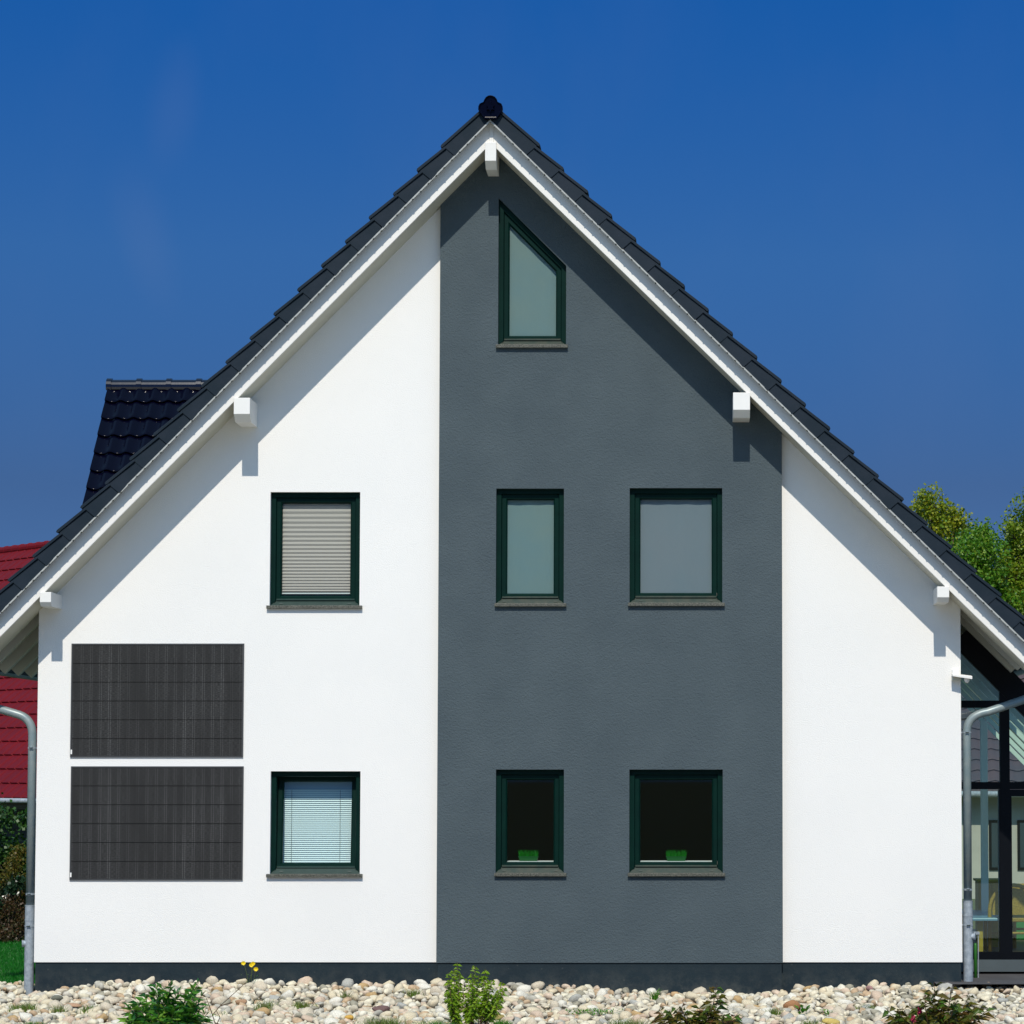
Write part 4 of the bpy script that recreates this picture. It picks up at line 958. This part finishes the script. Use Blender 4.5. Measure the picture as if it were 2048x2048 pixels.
# ------------------------------------------------------------------ river stones
def rock_mesh(seed, sub=2):
    r = random.Random(seed); bm = bmesh.new(); bmesh.ops.create_icosphere(bm, subdivisions=sub, radius=0.5)
    sx, sy, sz = r.uniform(0.85, 1.25), r.uniform(0.75, 1.05), r.uniform(0.55, 0.8); off = Vector((r.uniform(0, 50), r.uniform(0, 50), r.uniform(0, 50)))
    cuts = [(rnd_dir(r), r.uniform(0.24, 0.40)) for _ in range(r.randint(6, 11))]
    for v in bm.verts:
        p = v.co.copy(); p = p*(1+0.22*noise.noise(p*2.2+off))
        for n_c, d_c in cuts:
            e = p.dot(n_c)-d_c
            if e > 0: p = p - n_c*e*0.95
        v.co = Vector((p.x*sx, p.y*sy, p.z*sz))
    vs = [v.co.copy() for v in bm.verts]; fs = [tuple(v.index for v in f.verts) for f in bm.faces]; bm.free()
    return vs, fs
protos = [rock_mesh(100+i) for i in range(14)]
rs = random.Random(77)
stones = []
y = -0.06; 
cells = {}
def try_put(x, y, s, lay):
    k = (int(x/0.16), int(y/0.16))
    for i in (-1, 0, 1):
        for j in (-1, 0, 1):
            for (a, b, t, l) in cells.get((k[0]+i, k[1]+j), ()):
                if l == lay and (a-x)**2+(b-y)**2 < ((s+t)*0.40)**2: return False
    cells.setdefault(k, []).append((x, y, s, lay)); return True
for lay, cnt in ((0, 9000), (1, 9000)):
    for _ in range(cnt):
        y = -0.05 - 5.6*rs.random(); hw = 1.0
        xmin = W(-90, 2000, y).x; xmax = W(2140, 2000, y).x
        x = rs.uniform(xmin, xmax); s = min(0.17, max(0.035, rs.lognormvariate(math.log(0.094), 0.36)))
        if YG > -s*0.4+y*0 and XG0-0.05 < x < XG1+0.05 and y > YG-s*0.55: continue
        if y > -s*0.5: continue
        if try_put(x, y, s, lay):
            z = bed(x, y) + (0.012 if lay == 0 else 0.045) + s*0.12
            stones.append((x, y, z, s, rs.randrange(14), (rs.uniform(-0.5, 0.5), rs.uniform(-0.5, 0.5), rs.uniform(0, 6.28)), lay))
# stones round the two outer corners, beside the house
for _ in range(420):
    y = rs.uniform(-0.05, 0.9); s = rs.uniform(0.05, 0.13)
    x = rs.choice([rs.uniform(XWL-0.9, XWL-0.07), rs.uniform(XWR+0.08, XWR+1.0)])
    if x > XWR and y > 0.15: continue
    if try_put(x, y, s, 1): stones.append((x, y, (0.0 if x < 0 else 0.03)+crest(x)*0.3+s*0.1, s, rs.randrange(14), (rs.uniform(-0.5, 0.5), rs.uniform(-0.5, 0.5), rs.uniform(0, 6.28)), 1))
def vis(s_): 
    x, y, z, s, *_ = s_
    pxv = CX + FPX*x/(D+y)
    inside = 5 < pxv < 2043
    py = CY + FPX*(TT + (ZC-z)/(D+y))
    if py > 2046: inside = False
    return (0 if inside else -1) + s*30/(D+y) + (0.03 if s_[6] == 1 else 0)
stones.sort(key=vis, reverse=True)
ind = stones[:270]; rest = stones[270:]
from mathutils import Euler
mb = MB()
for (x, y, z, s, k, rot, lay) in rest:
    vs, fs = protos[k]; m3 = Euler(rot).to_matrix(); T = Vector((x, y, z))
    mb.add([m3 @ (v*s) + T for v in vs], fs)
tag(mb.build('gravel', M['stones'], smooth=True, recalc=False), 'mixed smaller pale river stones filling the bed before the house', 'gravel', kind='stuff')
kinds = []
def onecol(name, c): return stonemat(name, [c, c])
groups = {
 'cream': ('cream coloured river stone', onecol('cream_stone', (0.68, 0.58, 0.40))),
 'white': ('chalky white river stone', onecol('white_stone', (0.76, 0.71, 0.59))),
 'pink': ('pinkish beige river stone', onecol('pink_stone', (0.62, 0.47, 0.34))),
 'grey': ('plain grey river stone', onecol('grey_stone', (0.42, 0.41, 0.36))),
 'tan': ('sandy tan river stone', onecol('tan_stone', (0.63, 0.54, 0.40))),
 'ochre': ('ochre brown river stone', onecol('ochre_stone', (0.50, 0.33, 0.15)))}
wts = ['cream']*6+['white']*5+['tan']*5+['pink']*3+['grey']*2+['ochre']*1
pm = {}
def pmesh(k, key):
    if (k, key) not in pm:
        vs, fs = protos[k]; me = bpy.data.meshes.new('river_stone'); me.from_pydata([tuple(v) for v in vs], [], fs)
        me.materials.append(groups[key][1]); me.polygons.foreach_set('use_smooth', [True]*len(me.polygons)); pm[(k, key)] = me
    return pm[(k, key)]
for (x, y, z, s, k, rot, lay) in ind:
    key = rs.choice(wts); o = bpy.data.objects.new('river_stone', pmesh(k, key)); scene.collection.objects.link(o)
    o.location = (x, y, z); o.rotation_euler = rot; o.scale = (s, s, s)
    pxv = CX + FPX*x/(D+y)
    reg = 'below the solar panels' if pxv < 500 else ('between panels and bay' if pxv < 876 else ('below the bay\'s left half' if pxv < 1210 else ('below the bay\'s right half' if pxv < 1566 else 'below the right white wall')))
    row = 'near the plinth' if y > -1.0 else ('halfway out' if y > -2.6 else 'near the lower frame edge')
    tag(o, groups[key][0]+' '+reg+', '+row, 'stone', 'river stones in the gravel bed')
# stones one can single out by colour
def special(px, py, s, col, label, k=3, rot=(0.2, 0.1, 0.5), sc=(1,1,1)):
    p = G(px, py, 0.06); vs, fs = protos[k]; me = bpy.data.meshes.new('coloured_stone'); me.from_pydata([tuple(v) for v in vs], [], fs)
    me.materials.append(onecol('stone_tint', col)); me.polygons.foreach_set('use_smooth', [True]*len(me.polygons))
    o = bpy.data.objects.new('river_stone', me); scene.collection.objects.link(o); o.location = (p.x, p.y, bed(p.x, p.y)+0.085); o.rotation_euler = rot; o.scale = (s*sc[0], s*sc[1], s*sc[2])
    tag(o, label, 'stone')
special(1587, 2006, 0.19, (0.36, 0.17, 0.07), 'large rust brown banded stone below the right edge of the grey bay', 5)
special(763, 2014, 0.17, (0.16, 0.09, 0.08), 'flat dark purple brown stone left of the central green shrub', 7, sc=(1.2, 0.9, 0.55))
special(700, 2032, 0.12, (0.66, 0.38, 0.07), 'bright yellow orange stone left of the central shrub near the lower frame edge', 2)
special(483, 2003, 0.13, (0.42, 0.25, 0.14), 'brown stone beside the dry twig', 9)
special(372, 2015, 0.13, (0.62, 0.32, 0.08), 'orange stone behind the laurel shrub', 4)
special(1055, 1972, 0.15, (0.36, 0.20, 0.18), 'reddish flat stone touching the plinth right of the central shrub', 8, sc=(1.3, 0.9, 0.6))
special(996, 2030, 0.15, (0.34, 0.26, 0.08), 'olive brown stone right beside the central shrub', 6, sc=(1.2, 0.9, 0.7))
special(1660, 2040, 0.15, (0.62, 0.46, 0.13), 'yellow stone near the lower frame edge, right of the rust brown one', 1, sc=(1.3, 0.8, 0.7))
special(1350, 1984, 0.10, (0.62, 0.40, 0.20), 'small pointed orange stone touching the plinth below the grey bay', 11, sc=(0.9, 0.9, 1.3))
special(115, 1998, 0.12, (0.16, 0.16, 0.12), 'dark olive grey stone near the left plinth corner', 10)
special(145, 2008, 0.15, (0.50, 0.30, 0.18), 'orange brown stone just right of the dark olive one', 12, sc=(1.3, 0.9, 0.6))
special(1740, 1982, 0.10, (0.36, 0.20, 0.18), 'dusky red stone at the plinth left of the weigela shrub', 13)

# ------------------------------------------------------------------ plants in the bed
def gpt(px, py, lift=0.05): p = G(px, py, lift); p.z = bed(p.x, p.y)+0.055; return p
def shoot(st, lf, B, tip, nleaf, L, Wd, r, up=0.6, curl=0.3, rr=0.006, opposite=True, start=0.15):
    """a curved stem with leaves set along it and a rosette at its tip"""
    B = Vector(B); tip = Vector(tip); mid = (B+tip)/2 + Vector((r.uniform(-.03,.03), r.uniform(-.03,.03), -0.02)); pts = bez(B, mid, tip, 6)
    st.tube(pts, [rr*(1-0.6*i/6) for i in range(7)], 6)
    for i in range(nleaf):
        t = start+(1-start)*(i+r.random()*0.4)/nleaf; p = B*(1-t)**2 + mid*2*t*(1-t) + tip*t*t; ax = (tip-B).normalized()
        ang = i*2.4 + r.random(); out_ = Vector((math.cos(ang), math.sin(ang), 0)); d = (out_*(1-up*0.5) + ax*up + Vector((0,0,r.uniform(-.1,.1)))).normalized()
        s = (1.0 if t < 0.85 else 0.8)*r.uniform(0.75, 1.15)
        for sg in ((1, -1) if opposite else (1,)):
            dd_ = Vector((d.x*sg, d.y*sg, d.z*0.7 + r.uniform(-0.45, 0.25))); rl = Vector((r.uniform(-1,1), r.uniform(-1,1), 0.35))
            leaf(lf, p, dd_, rl, L*s, Wd*s, 0.22, curl*r.uniform(0.3, 1))
M['laurel'] = leafmat('laurel_leaves', [(0.015, 0.084, 0.010), (0.024, 0.126, 0.012), (0.060, 0.196, 0.017), (0.180, 0.336, 0.036)], 0.2, rough=0.28)
M['lime'] = leafmat('lime_leaves', [(0.230, 0.374, 0.013), (0.172, 0.308, 0.013), (0.310, 0.440, 0.027), (0.092, 0.198, 0.011)], 0.4)
M['bronze'] = leafmat('bronze_leaves', [(0.075, 0.098, 0.013), (0.150, 0.105, 0.013), (0.060, 0.154, 0.017), (0.135, 0.049, 0.017)], 0.25, rough=0.35)
M['weed'] = leafmat('weed_leaves', [(0.05, 0.20, 0.015), (0.08, 0.27, 0.02), (0.16, 0.32, 0.03)], 0.35)
M['yellow'] = mat('yellow_petals', (0.85, 0.62, 0.0), 0.6); M['pinkp'] = mat('pink_petals', (0.55, 0.02, 0.10), 0.6, var=0.4, vscale=60)
r_ = random.Random(21)
# laurel
B = gpt(328, 2052); root = empty('laurel_shrub', B, 'glossy dark green laurel shrub in the gravel at the lower left', 'shrub'); st = MB(); lf = MB()
S = FPX/(D+B.y)
def tipat(px, py, base, dy=0.0): p = W(px, py, base.y+dy); return p
for (px, py) in [(310,1968),(325,1975),(342,1966),(352,1985),(398,1962),(388,1972),(404,1990),(372,1990),(290,1990),(275,2003),(258,2012),(262,2030),(300,2015),(330,2005),(350,2010),(385,2010),(400,2018),(412,2030),(395,2036),(375,2030),(345,2030),(315,2032),(285,2035),(330,2045),(360,2045),(300,2046),(380,2048),(250,2040)]:
    dy = r_.uniform(-0.22, 0.25); t = tipat(px, py, B, dy); b0 = B + Vector(((px-328)/S*0.35, dy*0.3, 0)); shoot(st, lf, b0, t, 13, 0.125, 0.042, r_, up=0.75, curl=0.2, opposite=True, start=0.35)
st.build('stems', M['stemg'], root, recalc=False); lf.build('leaves', M['laurel'], root, recalc=False)
# lime green shrub
B = gpt(940, 2050); root = empty('green_shrub', B, 'upright light green leafy shrub in front of the left edge of the grey bay', 'shrub'); st = MB(); lf = MB(); S = FPX/(D+B.y)
for (px, py) in [(915,1925),(908,1938),(897,1945),(919,1948),(950,1932),(944,1945),(958,1950),(971,1938),(968,1950),(935,1958),(985,1960),(978,1970),(1005,1964),(1010,1975),(998,1985),(895,1962),(905,1975),(925,1975),(950,1975),(968,1985),(985,1992),(1003,1998),(900,1995),(915,2000),(892,1990),(935,1995),(955,2000),(940,2015),(905,2018),(975,2008)]:
    dy = r_.uniform(-0.18, 0.18); t = tipat(px, py, B, dy); side = -1 if px < 925 else (1 if px > 965 else 0)
    b0 = B + Vector((side*0.10+r_.uniform(-.03,.03), dy*0.3, 0)); shoot(st, lf, b0, t, 24, 0.056, 0.029, r_, up=0.35, curl=0.5, start=0.30, rr=0.005)
st.build('stems', M['stem'], root, recalc=False); lf.build('leaves', M['lime'], root, recalc=False)
# bronze weigelas
def weigela(pxb, tips, label, flowers=()):
    B = gpt(pxb, 2056); root = empty('weigela_shrub', B, label, 'shrub', 'bronze leaved shrubs in the gravel'); st = MB(); lf = MB(); fl = MB(); S = FPX/(D+B.y)
    for (px, py) in tips:
        dy = r_.uniform(-0.2, 0.2); t = tipat(px, py, B, dy); b0 = B + Vector(((px-pxb)/S*0.45, dy*0.4, 0)); shoot(st, lf, b0, t, 9, 0.145, 0.044, r_, up=0.45, curl=0.4, start=0.2, rr=0.006)
    st.build('stems', M['stem'], root, recalc=False); lf.build('leaves', M['bronze'], root, recalc=False)
    for (px, py) in flowers:
        c = W(px, py, B.y-0.15); f_ = MB()
        for _ in range(26):
            leaf(f_, c+rnd_dir(r_)*0.012, rnd_dir(r_), Vector((0,0,1)), 0.035, 0.018, 0.2)
        f_.build('flower', M['pinkp'], root, recalc=False)
weigela(1395, [(1434,1970),(1437,1985),(1318,2018),(1340,2022),(1360,2012),(1372,2028),(1400,2015),(1412,2024),(1425,2010),(1450,2028),(1475,2028),(1385,2040),(1350,2040),(1440,2042),(1325,2040),(1465,2046)], 'bronze leaved shrub before the grey bay, with one tall shoot against the plinth')
weigela(1870, [(1868,1965),(1905,1970),(1862,1985),(1850,1992),(1770,2015),(1795,2020),(1805,2015),(1835,2012),(1880,2005),(1900,1995),(1915,2000),(1940,1990),(1945,2005),(1965,2012),(1975,2020),(1820,2030),(1850,2030),(1870,2020),(1895,2030),(1925,2030),(1950,2035),(1785,2038),(1810,2045),(1880,2045),(1935,2045)], 'bronze leaved shrub with pink flowers at the lower right, before the right downpipe', [(1839,2022),(1826,2038)])
# yellow flowers by the plinth
B = Vector((W(498, 1960, -0.22).x, -0.22, 0.0)); B.z = bed(B.x, B.y)+0.03
root = empty('yellow_flower', B, 'thin stemmed yellow flowers against the plinth at the left', 'flower'); st = MB(); lf = MB()
for i, (px, py) in enumerate([(487, 1926), (503, 1930), (512, 1938), (506, 1927)]):
    c = W(px, py, -0.22); st.tube(bez(B+Vector((r_.uniform(-.04,.04),0,0)), (B+c)/2+Vector((0.02,0,0)), c, 5), 0.0025, 5); f_ = MB()
    for k in range(14): a = k*2.4; leaf(f_, c, Vector((math.cos(a), -0.35, math.sin(a)*0.8)), Vector((0,-1,0)), 0.028, 0.016, 0.1)
    f_.build('blossom', M['yellow'], root, recalc=False)
for _ in range(22): t = r_.random(); leaf(lf, B+Vector((r_.uniform(-.08,.12), r_.uniform(-.04,.04), 0.02+0.12*t)), rnd_dir(r_), Vector((0,0,1)), 0.035, 0.006, 0.1)
st.build('stems', M['stemg'], root, recalc=False); lf.build('leaves', M['weed'], root, recalc=False)
# dry twig
B = gpt(432, 2052); root = empty('dry_twig', B, 'bare thin twig leaning right from the laurel shrub', 'twig'); st = MB(); lf = MB()
for chain in ([(432,2052),(425,2030),(440,2012),(470,1985),(492,1965)], [(425,2030),(418,2010),(412,1995)], [(440,2012),(465,2004)], [(432,2052),(440,2035),(432,2020)], [(430,2045),(447,2052),(455,2060)]):
    st.tube([W(px, py, B.y-0.05) for px, py in chain], [0.005*(1-0.7*i/len(chain)) for i in range(len(chain))], 5)
for _ in range(26): p = W(r_.uniform(415, 450), r_.uniform(2018, 2048), B.y-0.05); leaf(lf, p, rnd_dir(r_), Vector((0,0,1)), 0.03, 0.012, 0.2)
st.build('stem', M['stem'], root, recalc=False); lf.build('leaves', M['weed'], root, recalc=False)
# grass tufts and weeds
def tuft(px, py, w, h, n, label, m='grassdry', wd=0.0042):
    h *= 1.5; n = int(n*1.5)
    B = gpt(px, py); g = MB()
    for _ in range(n):
        q = B + Vector((r_.gauss(0, w*0.4), r_.gauss(0, w*0.3), 0)); random.seed(r_.random()); blade(g, (q.x, q.y, q.z), h*r_.uniform(0.5, 1.1), (r_.uniform(-.6,.6)*h, r_.uniform(-.5,.3)*h), wd, 3)
    o = g.build('grass_tuft', M[m], None, recalc=False); 
    me = o.data; 
    for v in me.vertices: v.co -= B
    o.location = B
    tag(o, label, 'grass tuft', 'grass tufts growing between the stones')
tuft(40, 2016, 0.13, 0.07, 120, 'dry grass tuft at the left frame edge'); tuft(58, 2012, 0.08, 0.07, 60, 'small dry tuft below the left downpipe')
tuft(118, 2018, 0.08, 0.07, 60, 'sparse tuft in the gravel at the far left, right of the downpipe')
tuft(178, 2018, 0.09, 0.08, 70, 'sparse tuft left of the laurel shrub')
tuft(66, 2052, 0.16, 0.08, 220, 'green tuft in the lower left corner', 'weed')
tuft(530, 2012, 0.12, 0.09, 70, 'thin tuft right of the dry twig'); tuft(606, 2010, 0.13, 0.06, 90, 'low tuft halfway between the twig and the central shrub')
tuft(690, 1998, 0.08, 0.10, 36, 'few upright blades near the plinth, left of the central shrub'); tuft(826, 1994, 0.10, 0.07, 60, 'wispy tuft just left of the central shrub')
tuft(768, 2054, 0.22, 0.11, 420, 'wide grass tuft at the lower frame edge left of the central shrub'); tuft(868, 2055, 0.22, 0.09, 300, 'fresh green tuft at the foot of the central shrub', 'weed')
tuft(1005, 2052, 0.10, 0.08, 120, 'leafy green tuft right of the central shrub foot', 'weed', 0.007); tuft(1255, 2056, 0.22, 0.10, 380, 'wide grass tuft at the lower frame edge left of the bronze shrub')
tuft(1545, 2020, 0.10, 0.06, 60, 'low tuft left of the rust brown stone'); tuft(1735, 2012, 0.13, 0.05, 90, 'yellowish tuft between the rust brown stone and the pink flowers')
tuft(1310, 1992, 0.04, 0.09, 40, 'little weed at the plinth left of the tall bronze shoot', 'weed', 0.006); tuft(1620, 2046, 0.12, 0.07, 90, 'grass tuft beside the yellow stone', 'grassdry')
def weed(px, py, w, h, n, L, label):
    B = gpt(px, py); root = empty('weed_patch', B, label, 'weed'); lf = MB()
    for _ in range(n):
        q = B + Vector((r_.gauss(0, w*0.4), r_.gauss(0, w*0.3), r_.random()*h)); d = rnd_dir(r_); d.z = abs(d.z); leaf(lf, q, d, Vector((0,0,1)), L, L*0.6, 0.2)
    lf.build('leaves', M['weed'], root, recalc=False)
weed(1185, 2022, 0.30, 0.05, 330, 0.022, 'low spreading green weed patch in the gravel right of the central shrub')
weed(1605, 2024, 0.07, 0.09, 16, 0.07, 'broad leaved green weed right beside the rust brown stone')
weed(1655, 2024, 0.08, 0.06, 26, 0.035, 'small leafy weed a little right of the broad leaved one')
